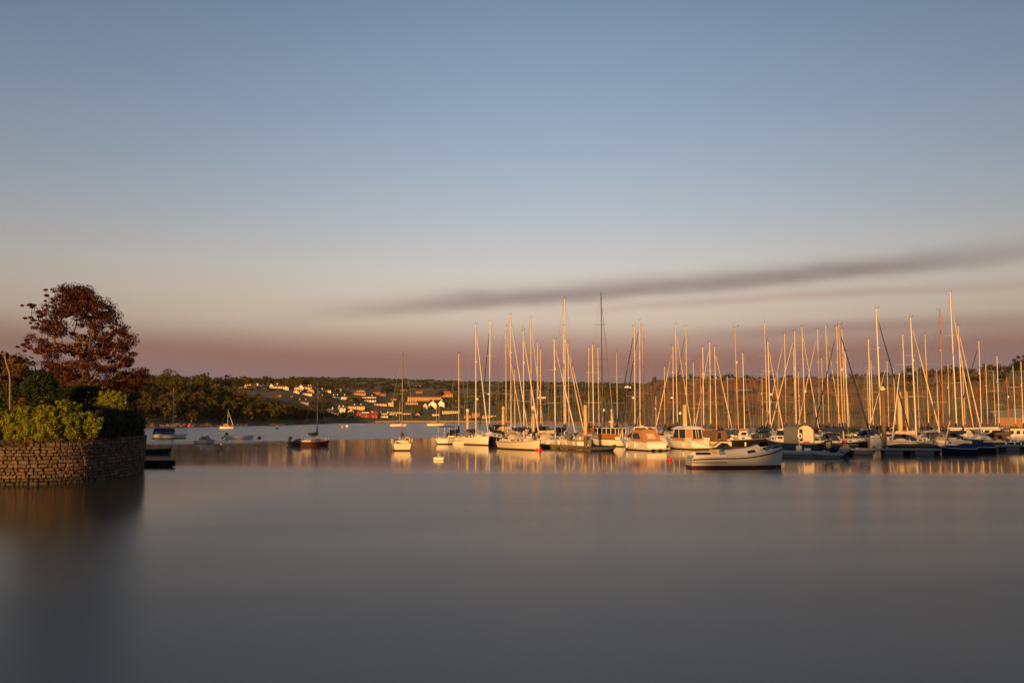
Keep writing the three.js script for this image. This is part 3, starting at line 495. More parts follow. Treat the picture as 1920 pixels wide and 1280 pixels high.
function yacht(o) {
  if (!o.hull && o.d > 140 && o.tx > 1100) { const k = hash2(o.tx * 3, o.ty); o = { ...o, hull: ['white', 'offwhite', 'navy', 'black', 'palegrey', 'bluehull', 'offwhite', 'navy'][Math.floor(k * 8)], roof: k > 0.5 ? 'palegrey' : 'offwhite', hoodH: 1.05 }; }
  const R = rng(o.seed || 1), topH = hAt(o.ty, o.d), mastH = topH, L = o.L || clamp(mastH / 1.42, 6, 14), B = 0.3 * L + 0.35, kf = 0.065 * L + 0.35;
  const H = hullShape({ L, B, fm: kf, fs: kf * 1.04, fb: kf * 1.38, tr: o.tr ?? 0.78, rake: (o.rake ?? 0.1) * L });
  const t = thing(o.name || 'sailing_yacht', o.label, o.cat || 'sailing boat', V(0, 0, 0), 0, o.group);
  const hm = M[o.hull || 'white'], mx = 0.07 * L, deckY = H.top(0.55) - 0.02, cover = o.cover && M[o.cover], am = M[o.mast || 'alloy'];
  mesh('hull', hullBand(H, (s) => H.top(s), () => 0.16, 5), hm, t);
  mesh('boot_stripe', hullBand(H, () => 0.16, () => 0.06, 1).concat(hullBand(H, () => 0.06, () => -0.35, 2)), M[o.boot || (o.hull === 'white' ? 'antifoul_blue' : 'antifoul_dark')], t);
  mesh('deck', deckGeo(H), M.deck, t);
  if (o.strake) each('rub_rail', [1, -1].map((k) => tube(sheerLine(H, k * 1.005, -0.06), 0.04, 20, 5)), M[o.strake], t);
  // coachroof, cockpit
  const c = { x0: -0.16 * L, x1: 0.24 * L, h: 0.42, w0: B * 0.62, w1: B * 0.36, slopeF: 0.5, slopeA: -0.04, tum: 0.14, base: (x) => H.top(clamp(x / L + 0.5)) - 0.05 };
  mesh('coachroof', [cabinGeo(c), ...cabinEnds(c)], M[o.roof || (o.hull === 'cream' ? 'cream' : 'white')], t);
  each('cabin_window', sideWindows(c, [[-0.13 * L, -0.01 * L], [0.01 * L, 0.09 * L], [0.11 * L, 0.16 * L]], 0.14, 0.32), M.window, t);
  mesh('cockpit', [box(-0.3 * L, H.top(0.2) + 0.1, B * 0.3, 0.27 * L, 0.26, 0.16), box(-0.3 * L, H.top(0.2) + 0.1, -B * 0.3, 0.27 * L, 0.26, 0.16), box(-0.3 * L, H.top(0.2) + 0.01, 0, 0.26 * L, 0.05, B * 0.5)], M.deck, t);
  // spars
  const mr = clamp(0.0065 * mastH, 0.07, 0.13), foot = V(mx, H.top(0.57), 0), head = V(mx - 0.012 * mastH + (o.bend || 0), mastH, 0);
  mesh('mast', [rod(foot, head, mr, mr * 0.72, 8), rod(head, head.clone().add(V(-0.02, 0.12, 0)), mr * 0.8, mr * 0.8, 6)], am, t);
  const at0 = (k) => foot.clone().lerp(head, k), nsp = o.sp ?? (mastH > 13 ? 2 : 1), tips = [];
  for (let i = 0; i < nsp; i++) { const k = (i + 1) / (nsp + 1) + (nsp === 1 ? 0.06 : 0.03), p = at0(k), w = B * (0.4 - 0.07 * i); tips.push([k, w]); mesh('spreader', [1, -1].map((s) => rod(p, p.clone().add(V(-0.12, 0.06, s * w)), 0.035, 0.02, 5)), am, t); }
  const wires = [], wr = 0.017;
  for (const s of [1, -1]) { let p = V(mx - 0.15, H.top(0.55), s * B * 0.46); for (const [k, w] of tips) { const q = at0(k).add(V(-0.12, 0.06, s * w)); wires.push(rod(p, q, wr, wr, 3)); p = q; } wires.push(rod(p, head, wr, wr, 3)); wires.push(rod(V(mx + 0.2, H.top(0.58), s * B * 0.45), at0(tips.length ? tips[0][0] : 0.6), wr, wr, 3)); }
  const bowTop = V(L / 2 - 0.15, H.top(1) + 0.1, 0), jibHead = at0(o.frac || 0.97);
  wires.push(rod(V(-L / 2 + 0.1, H.top(0) + 0.1, 0), head, wr, wr, 3), rod(bowTop, jibHead, wr, wr, 3));
  mesh('rigging', wires, M.wire, t);
  if (o.jib) { const a = bowTop.clone().lerp(jibHead, 0.03), b = bowTop.clone().lerp(jibHead, 0.93); mesh('furled_sail', [rod(a, a.clone().lerp(b, 0.12), 0.05, 0.115, 7), rod(a.clone().lerp(b, 0.12), b, 0.115, 0.05, 7)], M[o.jib], t); }
  // boom with the sail stowed along it
  const bl = o.boom || 0.36 * L, by = foot.y + (o.by || 0.95), goose = V(mx - mr, by, 0), bend = V(mx - bl, by + 0.12, 0);
  mesh('boom', rod(goose, bend, 0.07, 0.055, 6), am, t);
  if (cover) { mesh('sail_cover', [sausage(goose.clone().add(V(-0.02, 0.2, 0)), bend.clone().add(V(0.2, 0.12, 0)), 0.24, 0.13, 0.06), rod(goose.clone().add(V(0.08, 0, 0)), goose.clone().add(V(0.02, 1.15, 0)), 0.17, 0.1, 7)], cover, t); }
  else mesh('stowed_sail', sausage(goose.clone().add(V(-0.05, 0.16, 0)), bend.clone().add(V(0.4, 0.08, 0)), 0.13, 0.07, 0.03), M.canvas_cream, t);
  wires.length = 0;
  if (o.hood !== null) mesh('sprayhood', hoodGeo(-0.2 * L, -0.02 * L, B * 0.62, H.top(0.35) + 0.25, o.hoodH || 0.8), M[o.hood || o.cover || 'canvas_navy'], t);
  if (o.bimini) { mesh('bimini', grid(4, 8, (u, v) => { const z = v * 2 - 1; return [lerp(-0.46 * L, -0.22 * L, u), H.top(0.1) + 1.85 + 0.18 * (1 - z * z), z * B * 0.36]; }), M[o.bimini], t); each('bimini_frame', [1, -1].flatMap((s) => [-0.44, -0.24].map((k) => rod(V(k * L, H.top(0.1), s * B * 0.36), V(k * L, H.top(0.1) + 1.86, s * B * 0.36), 0.02))), M.steel, t); }
  // guard rails and pulpit
  const rail = []; for (const s of [1, -1]) { const pts = sheerLine(H, s * 0.96, 0, 0.02, 0.97, 7); pts.forEach((p) => rail.push(rod(p, p.clone().add(V(0, 0.6, 0)), 0.016, 0.014, 4))); for (let i = 0; i < pts.length - 1; i++) for (const y of [0.35, 0.6]) rail.push(rod(pts[i].clone().add(V(0, y, 0)), pts[i + 1].clone().add(V(0, y, 0)), 0.01, 0.01, 3)); }
  rail.push(tube([V(L / 2 - 0.9, H.top(0.95) + 0.62, B * 0.1), V(L / 2 + 0.05, H.top(1) + 0.7, 0), V(L / 2 - 0.9, H.top(0.95) + 0.62, -B * 0.1)], 0.02, 8, 4), tube([V(-L / 2 + 0.6, H.top(0) + 0.65, B * 0.37), V(-L / 2 + 0.05, H.top(0) + 0.68, B * 0.25), V(-L / 2 + 0.05, H.top(0) + 0.68, -B * 0.25), V(-L / 2 + 0.6, H.top(0) + 0.65, -B * 0.37)], 0.02, 10, 4));
  mesh('guard_rail', rail, M.steel, t);
  // masthead gear
  mesh('wind_vane', [rod(head.clone().add(V(0, 0.1, 0)), head.clone().add(V(0.45, 0.28, 0)), 0.02, 0.015, 4), box(head.x + 0.5, head.y + 0.33, 0, 0.22, 0.09, 0.02), rod(head.clone().add(V(-0.1, 0.1, 0.05)), head.clone().add(V(-0.1, 0.85, 0.05)), 0.014, 0.01, 4), rod(head.clone().add(V(0, 0.12, 0)), head.clone().add(V(-0.3, 0.3, 0)), 0.018, 0.014, 4)], M.rubber, t);
  if (o.radar) { const p = at0(o.radar); mesh('radar_dome', [new THREE.CylinderGeometry(0.26, 0.28, 0.24, 12).translate(p.x + 0.42, p.y, 0), box(p.x + 0.2, p.y - 0.14, 0, 0.42, 0.05, 0.16)], M.white, t); }
  if (o.light !== 0) { const p = at0(0.62 + 0.1 * R()); mesh('mast_light', rbox(p.x + 0.14, p.y, 0, 0.16, 0.34, 0.16, 0.05), M.white, t); }
  if (o.fenders !== 0 && o.d < 155) each('fender', [0.3, 0.5, 0.68].flatMap((s) => [1, -1].map((k) => fenderGeo(H.X(s, 0.5), 0.55, k * (H.half(s, 0.5) + 0.12)))), M.fender, t);
  if (o.ring) { mesh('lifebuoy', new THREE.TorusGeometry(0.32, 0.1, 6, 14, 5).rotateZ(-0.9).rotateY(Math.PI / 2).translate(-L / 2 + 0.05, H.top(0) + 0.5, B * 0.22), M[o.ring], t); }
  if (o.flag) { mesh('flag', grid(5, 3, (u, v) => [-L / 2 - 0.3 - 0.1 * u - 0.12 * v, H.top(0) + 1.7 - 0.95 * u, 0.06 * Math.sin(u * 5 + v * 3)]), M[o.flag], t); mesh('flag_staff', rod(V(-L / 2 + 0.1, H.top(0), 0), V(-L / 2 - 0.35, H.top(0) + 1.75, 0), 0.018), M.wood, t); }
  if (o.extra) o.extra(t, H, { L, B, mx, foot, head });
  orient(t, o.psi);
  const p = V(xAt(o.tx, topH, o.d), 0, -o.d), off = head.clone().setY(0).applyEuler(t.rotation); t.position.copy(p.sub(off));
  if (o.heel) t.rotation.set(0, o.psi * Math.PI / 180, 0);
  return t;
}
// ------------------------------------------------------------------ the yachts: masthead pixel, distance, heading, dress
const BERTH = 'yachts berthed in the marina';
[
  // moored or berthed at the near left end
  { tx: 860, ty: 664, d: 152, psi: 60, L: 9, cover: 'canvas_navy', bimini: 'canvas_navy', label: 'white yacht at the left end of the marina, stern outward' },
  { tx: 892, ty: 609, d: 146, psi: -63, L: 11.2, rake: 0.02, jib: 'alloy_white', cover: 'canvas_black', hood: 'canvas_grey', radar: 0.34, fenders: 0, label: 'white plumb-bowed yacht with pale furled headsail behind the small white dinghy' },
  { tx: 919, ty: 604, d: 176, psi: 118, L: 11, cover: 'canvas_black', jib: 'canvas_black', mast: 'alloy_white', radar: 0.36, label: 'yacht with bright mast and black furled headsail behind the navy motor boat' },
  { tx: 981, ty: 621, d: 123, psi: -62, L: 10.4, hull: 'cream', rake: 0.05, boot: 'antifoul_dark', cover: 'canvas_black', hood: 'canvas_cream', strake: 'teak', by: 1.5, jib: 'canvas_cream', fenders: 0, label: 'cream long-keeled yacht beside the red buoy, bow outward' },
  // behind it, left of the tall black mast
  { tx: 948, ty: 612, d: 186, psi: 55, jib: 'canvas_cream', cover: 'canvas_navy', label: 'yacht whose thin mast stands just right of the first tall pale pile' },
  { tx: 957, ty: 591, d: 170, psi: -58, jib: 'alloy_white', cover: 'canvas_cream', label: 'tall-masted yacht with cream sail cover behind the cream yacht' },
  { tx: 965, ty: 694, d: 150, psi: 62, L: 7.5, sp: 1, cover: 'canvas_cream', label: 'short-masted yacht with cream cover close behind the cream yacht' },
  { tx: 995, ty: 597, d: 205, psi: 60, jib: 'alloy_white', label: 'yacht with hazy tall mast seen above the capped pile by the cream yacht' },
  { tx: 1008, ty: 642, d: 182, psi: 118, cover: 'canvas_black', label: 'yacht on the left of two close masts beyond the red buoy' },
  { tx: 1013, ty: 655, d: 165, psi: 62, cover: 'canvas_navy', boom: 5, label: 'yacht on the right of two close masts beyond the red buoy' },
  { tx: 1039, ty: 637, d: 136, psi: 40, L: 10.5, jib: 'alloy_white', mast: 'alloy_white', cover: 'canvas_cream', label: 'yacht with thick bright mast and long slanting furled sail behind the pontoon' },
  { tx: 1056, ty: 611, d: 142, psi: 52, jib: 'canvas_cream', cover: 'canvas_black', hood: 'canvas_grey', label: 'yacht behind the pontoon with black cover on a high boom' },
  { tx: 1058.5, ty: 561, d: 158, psi: 60, mast: 'alloy', cover: 'canvas_black', label: 'tallest pale-masted yacht behind the pontoon, left of the black mast' },
  { tx: 1065, ty: 645, d: 168, psi: -55, jib: 'canvas_cream', label: 'yacht with lower mast tight beside the tallest pale mast' },
  { tx: 1104, ty: 652, d: 190, psi: 118, cover: 'canvas_black', label: 'yacht on the left of three short masts before the black mast' },
  { tx: 1111, ty: 647, d: 158, psi: 60, mast: 'alloy_white', cover: 'canvas_tan', label: 'yacht with tan cover and mast just right of the tall weathered pile' },
  { tx: 1121, ty: 653, d: 175, psi: -60, cover: 'canvas_black', label: 'yacht whose mast almost touches the black mast on its left' },
  { tx: 1127, ty: 551, d: 165, psi: 62, mast: 'carbon', hull: 'navy', cover: 'canvas_black', jib: 'canvas_grey', sp: 3, label: 'racing yacht with very tall black mast, tallest in the marina centre' },
  { tx: 1156, ty: 661, d: 196, psi: 60, mast: 'alloy_white', cover: 'canvas_black', label: 'lone slim-masted yacht between the black mast and the three-mast cluster' },
  { tx: 1190, ty: 613, d: 150, psi: 118, radar: 0.35, jib: 'canvas_navy', cover: 'canvas_black', label: 'yacht on the left of the three-mast cluster over the tan-canopied cruiser' },
  { tx: 1199.5, ty: 601, d: 172, psi: 120, jib: 'canvas_navy', cover: 'canvas_cream', label: 'yacht with the highest mast of the cluster over the tan-canopied cruiser' },
  { tx: 1204.5, ty: 611, d: 184, psi: 58, cover: 'canvas_cream', label: 'yacht on the right of the three-mast cluster over the tan-canopied cruiser' },
  { tx: 1246, ty: 688, d: 205, psi: 110, L: 9, cover: 'canvas_black', label: 'small yacht with short mast left of the hard-topped cruiser roof' },
  { tx: 1262, ty: 650, d: 168, psi: 122, radar: 0.42, jib: 'canvas_cream', cover: 'canvas_black', label: 'yacht with a radar dome and left-slanting furled sail behind the hard-topped cruiser' },
  { tx: 1266.5, ty: 609, d: 180, psi: 50, jib: 'canvas_cream', cover: 'canvas_black', label: 'yacht with the tallest mast straight behind the hard-topped cruiser' },
  { tx: 1286.5, ty: 613, d: 195, psi: 122, jib: 'canvas_navy', cover: 'canvas_black', label: 'yacht with dark furled sail above the right end of the hard-topped cruiser' },
  { tx: 1300, ty: 680, d: 176, psi: 60, cover: 'canvas_black', label: 'yacht with short pale mast left of the varnished mast' },
  { tx: 1313, ty: 670, d: 140, psi: 75, L: 8.4, mast: 'spar_wood', hull: 'cream', cover: 'canvas_tan', hood: 'canvas_brown', sp: 1, label: 'classic yacht with varnished wooden mast and tan sail cover' },
  { tx: 1318, ty: 652, d: 150, psi: 105, mast: 'alloy_white', cover: 'canvas_brown', label: 'yacht with glowing slim mast right of the varnished mast' },
  { tx: 1331, ty: 643, d: 160, psi: 112, mast: 'alloy_white', jib: 'alloy_white', cover: 'canvas_black', label: 'yacht with the brightest white mast over the curved-bow motor sailer' },
  { tx: 1340, ty: 651, d: 148, psi: 42, jib: 'canvas_cream', cover: 'canvas_tan', label: 'yacht with a long furled sail slanting right beside the brightest white mast' },
  { tx: 1378, ty: 615, d: 131, psi: -22, L: 12, mast: 'spar_gold', hull: 'black', rake: 0.16, boot: 'antifoul_red', cover: 'canvas_teal', hood: 'canvas_black', strake: 'teak', roof: 'offwhite', ring: 'orange', label: 'dark-hulled yacht with thick golden mast and long blue sail cover' },
  { tx: 1393, ty: 663, d: 152, psi: 60, sp: 1, mast: 'alloy_white', jib: 'canvas_grey', cover: 'canvas_cream', label: 'yacht with white mast right of the thick golden mast' },
  { tx: 1434, ty: 605, d: 178, psi: 60, jib: 'canvas_navy', cover: 'canvas_navy', label: 'yacht with the tallest mast over the sprayhood boat, dark furled sail' },
  { tx: 1429, ty: 699, d: 170, psi: 118, L: 7.5, sp: 1, cover: 'canvas_black', label: 'small yacht with short mast left of the houseboat cabin' },
  { tx: 1440, ty: 642, d: 150, psi: 48, jib: 'canvas_cream', mast: 'alloy_white', cover: 'canvas_teal', radar: 0.45, label: 'yacht with broad white mast and dark teal cover behind the houseboat bow' },
  { tx: 1458, ty: 697, d: 200, psi: 60, L: 8, label: 'distant small yacht left of the houseboat wheelhouse' },
  { tx: 1471.5, ty: 626, d: 190, psi: 122, jib: 'canvas_cream', cover: 'canvas_black', label: 'yacht whose tall mast stands over the houseboat wheelhouse' },
  { tx: 1488, ty: 652, d: 182, psi: 60, cover: 'canvas_black', label: 'yacht on the left of the close pair over the houseboat roof' },
  { tx: 1490.5, ty: 622, d: 155, psi: 125, jib: 'canvas_cream', cover: 'canvas_black', label: 'yacht on the right of the close pair over the houseboat roof' },
  { tx: 1504, ty: 614, d: 170, psi: 46, jib: 'canvas_cream', cover: 'canvas_black', radar: 0.4, label: 'yacht with radar and right-slanting sail over the houseboat stern' },
  { tx: 1497, ty: 697, d: 165, psi: 55, L: 7.5, sp: 1, label: 'small yacht with short mast between taller ones over the houseboat' },
  { tx: 1533.5, ty: 618, d: 186, psi: 122, jib: 'canvas_cream', cover: 'canvas_black', label: 'yacht right of the houseboat with sail furled to the left' },
  { tx: 1541, ty: 672, d: 178, psi: 58, cover: 'canvas_brown', label: 'yacht with short mast between two tall ones above the tilted outboard' },
  { tx: 1548.5, ty: 611, d: 200, psi: 44, jib: 'canvas_cream', cover: 'canvas_black', label: 'yacht with tall hazy mast and long right-slanting sail above the blue boat' },
  { tx: 1569.5, ty: 613, d: 160, psi: 118, jib: 'canvas_navy', cover: 'canvas_green', label: 'yacht behind the blue boat with dark furled sail, left of the golden mast' },
  { tx: 1573, ty: 610, d: 121, psi: 8, L: 9.8, mast: 'spar_gold', hull: 'black', rake: 0.14, boot: 'antifoul_dark', jib: 'canvas_navy', cover: 'canvas_blue', hood: 'canvas_navy', roof: 'offwhite', by: 1.5, label: 'black-hulled yacht with golden mast and striped dark sail furled to the bow' },
  { tx: 1579, ty: 617, d: 182, psi: 60, jib: 'canvas_cream', cover: 'canvas_navy', label: 'yacht with mast hidden close behind the golden mast' },
  { tx: 1585, ty: 660, d: 172, psi: -58, mast: 'alloy_white', cover: 'canvas_black', label: 'yacht with shorter white mast right of the golden mast' },
  { tx: 1626, ty: 693, d: 195, psi: 60, L: 8, label: 'small yacht left of the blue cover and thick brown pile' },
  { tx: 1629, ty: 637, d: 176, psi: 118, mast: 'alloy_white', cover: 'canvas_black', label: 'yacht with slim white mast left of the tall mast by the brown pile' },
  { tx: 1633.5, ty: 676, d: 162, psi: 60, L: 9, cover: 'canvas_blue', label: 'yacht with short mast and blue cover just left of the brown pile' },
  { tx: 1643, ty: 580, d: 126, psi: 20, L: 12.5, mast: 'alloy_white', jib: 'canvas_navy', cover: 'canvas_blue', hood: 'canvas_navy', label: 'big yacht with tall mast, blue cover and dark forestay by the brown pile' },
  { tx: 1664, ty: 677, d: 190, psi: 125, jib: 'canvas_cream', label: 'yacht with a short mast right of the brown pile, sail furled to the left' },
  { tx: 1676, ty: 690, d: 185, psi: 60, L: 8.6, cover: 'canvas_black', label: 'yacht with short mast above the brown-covered dinghy' },
  { tx: 1693, ty: 628, d: 178, psi: 58, mast: 'alloy_white', cover: 'canvas_red', label: 'yacht with slim leaning mast above the brown-covered dinghy' },
  { tx: 1708, ty: 597, d: 123, psi: 24, L: 11.5, mast: 'alloy_white', jib: 'canvas_cream', cover: 'canvas_cream', hood: 'canvas_navy', strake: 'wood', flag: 'canvas_green', label: 'large cream-dressed yacht berthed behind the brown-covered dinghy' },
  { tx: 1735, ty: 628, d: 186, psi: 60, cover: 'canvas_black', label: 'yacht with mast topped by a tall aerial left of the dark-edged mast' },
  { tx: 1763, ty: 582, d: 168, psi: 118, mast: 'spar_wood', hull: 'redhull', cover: 'canvas_red', label: 'yacht with dark-edged brown mast and red sail cover' },
  { tx: 1782, ty: 548, d: 158, psi: 35, mast: 'alloy_white', L: 14, jib: 'alloy_white', cover: 'canvas_black', sp: 2, label: 'yacht with the tallest white mast near the right edge' },
  { tx: 1778, ty: 683, d: 180, psi: 118, L: 9, cover: 'canvas_red', label: 'yacht with short mast left of the tallest white mast' },
  { tx: 1797, ty: 612, d: 132, psi: 28, L: 10.5, jib: 'canvas_cream', cover: 'canvas_navy', hull: 'offwhite', label: 'yacht right of the tallest white mast, bow towards the teal hull' },
  { tx: 1805, ty: 676, d: 188, psi: 60, L: 9, cover: 'canvas_brown', label: 'yacht with short mast over the hard-topped white cruisers' },
  { tx: 1757, ty: 695, d: 122, psi: 75, L: 8, sp: 1, cover: 'canvas_cream', label: 'small yacht with slim short mast behind the blue-covered dinghies' },
  { tx: 1836, ty: 640, d: 170, psi: 122, jib: 'canvas_navy', cover: 'canvas_black', label: 'yacht with banded dark furled sail right of the white cruisers' },
  { tx: 1849, ty: 683, d: 182, psi: 118, cover: 'canvas_red', jib: 'canvas_red', label: 'yacht with red furled sail near the right edge' },
  { tx: 1863, ty: 697, d: 176, psi: 60, L: 9, cover: 'canvas_brown', label: 'small yacht just left of the reddish mast at the right' },
  { tx: 1870, ty: 668, d: 192, psi: 118, mast: 'alloy_white', cover: 'canvas_black', label: 'yacht with bright bare mast before the far grey shed' },
  { tx: 1888, ty: 708, d: 128, psi: 15, L: 7.6, mast: 'spar_wood', hull: 'greenhull', rake: 0.14, cover: 'canvas_brown', sp: 1, label: 'small gaff yacht with reddish wooden mast at the right pontoon' },
  { tx: 1900, ty: 688, d: 186, psi: 60, mast: 'alloy_white', cover: 'canvas_red', label: 'yacht with short white mast second from the right edge' },
  { tx: 1915, ty: 678, d: 200, psi: 118, mast: 'alloy_white', cover: 'canvas_black', label: 'yacht with mast nearest the right edge of the picture' },
  { tx: 1720, ty: 690, d: 200, psi: 60, L: 8.6, label: 'distant yacht right of the cream-dressed yacht mast' },
  { tx: 1364, ty: 706, d: 205, psi: 60, L: 8, label: 'distant small yacht left of the thick golden mast' },
  { tx: 1230, ty: 744, d: 150, psi: 112, L: 6, sp: 1, label: 'smallest yacht with stubby leaning mast between the two front cruisers' },
].forEach((o, i) => yacht({ name: 'sailing_yacht', group: BERTH, seed: 300 + i, ...o }));

// yachts lying to moorings in the open harbour
[
  { tx: 755, ty: 667, d: 122, psi: 98, L: 8.4, hull: 'cream', boot: 'antifoul_dark', mast: 'driftwood', cover: 'canvas_brown', hood: null, by: 0.9, ring: 'yellow', label: 'cream yacht moored alone in mid water, stern to the viewer' },
  { tx: 595, ty: 712, d: 139, psi: 24, L: 4.6, hull: 'redhull', boot: 'antifoul_dark', roof: 'canvas_grey', cover: 'canvas_black', hood: null, sp: 1, mast: 'alloy', label: 'little red sloop, shade painted into its hull, moored beside the grey inflatable' },
  { tx: 325, ty: 728, d: 190, psi: 2, L: 7.4, boot: 'antifoul_dark', mast: 'alloy', cover: null, hood: null, sp: 1, boom: 3.4, extra: (t, H, q) => mesh('cockpit_tent', prism([[-0.75, 0], [-0.9, 0.35], [-0.2, 1.5], [0.2, 1.5], [0.9, 0.35], [0.75, 0]], 4.1, 'x').translate(-1.3, 0.72, 0), M.canvas_navy, t), label: 'white yacht with navy boom tent moored nearest the wall' },
  { tx: 427, ty: 768, d: 368, psi: 10, L: 5.6, boot: 'antifoul_dark', sp: 0, jib: 'alloy_white', cover: 'canvas_tan', hood: null, label: 'tiny glowing white yacht moored under the wooded bank' },
  { tx: 749, ty: 752, d: 500, psi: 6, L: 9.4, boot: 'orange', cover: 'canvas_navy', hood: null, label: 'far white yacht with orange waterline above the lone cream yacht' },
  { tx: 818, ty: 756, d: 520, psi: 8, L: 10, boot: 'antifoul_dark', cover: 'canvas_tan', hood: null, label: 'far long white yacht moored off the village boathouse' },
  { tx: 823, ty: 760, d: 560, psi: 12, L: 8, boot: 'antifoul_dark', cover: 'canvas_black', hood: null, label: 'far yacht just beyond the long white one off the boathouse' },
].forEach((o, i) => yacht({ name: 'moored_yacht', group: 'yachts on moorings in the harbour', fenders: 0, seed: 500 + i, ...o }));
// ------------------------------------------------------------------ motor boats, dinghies, pontoons, piles, buoys
function boat(name, label, cat, px, py, psi, group) {                 // a group on the water where that pixel meets it
  const d = waterD(py), t = thing(name, label, cat, V(xAt(px, 0, d), 0, -d), psi * Math.PI / 180, group); return t;
}
function plainHull(t, H, { hull = M.white, boot = M.antifoul_dark, deck = M.deck, rail, y0 = 0.14 } = {}) {
  mesh('hull', hullBand(H, (s) => H.top(s), () => y0, 6), hull, t);
  mesh('boot_stripe', [...hullBand(H, () => y0, () => -0.35, 3)], boot, t);
  if (deck) mesh('deck', deckGeo(H), deck, t);
  if (rail) mesh('rub_rail', [1, -1].map((k) => tube(sheerLine(H, k * 1.008, -0.05), 0.05, 22, 5)).concat(tube([V(H.X(0, H.top(0)), H.top(0) - 0.05, H.hb(0)), V(H.X(0, H.top(0)) - 0.03, H.top(0) - 0.05, 0), V(H.X(0, H.top(0)), H.top(0) - 0.05, -H.hb(0))], 0.05, 4, 5)), rail, t);
}
const pane = (t, pts, mat = M.window, th = 0.02) => { const n = V().crossVectors(pts[1].clone().sub(pts[0]), pts[3].clone().sub(pts[0])).normalize().multiplyScalar(th); const P = [...pts.map((p) => p.clone().add(n)), ...pts.map((p) => p.clone().sub(n))].map((p) => [p.x, p.y, p.z]); return mesh('window', poly(P, [[0, 1, 2, 3], [7, 6, 5, 4], [0, 4, 5, 1], [1, 5, 6, 2], [2, 6, 7, 3], [3, 7, 4, 0]]), mat, t); };
function outboardGeo(x, y, z, s = 1) { return { cowl: rbox(x - 0.12 * s, y + 0.25 * s, z, 0.5 * s, 0.6 * s, 0.38 * s, 0.12 * s, 3), leg: [rbox(x - 0.06 * s, y - 0.35 * s, z, 0.2 * s, 0.8 * s, 0.14 * s, 0.05), rbox(x - 0.1 * s, y - 0.72 * s, z, 0.42 * s, 0.05, 0.2 * s, 0.02)] }; }
function addOutboard(t, x, y, z, s, mat, tilt = 0) { const g = outboardGeo(0, 0, 0, s), m = mesh('outboard_motor', g.cowl, mat, t); mesh('motor_leg', g.leg, mat, m); m.position.set(x, y, z); m.rotation.z = -tilt; return m; }

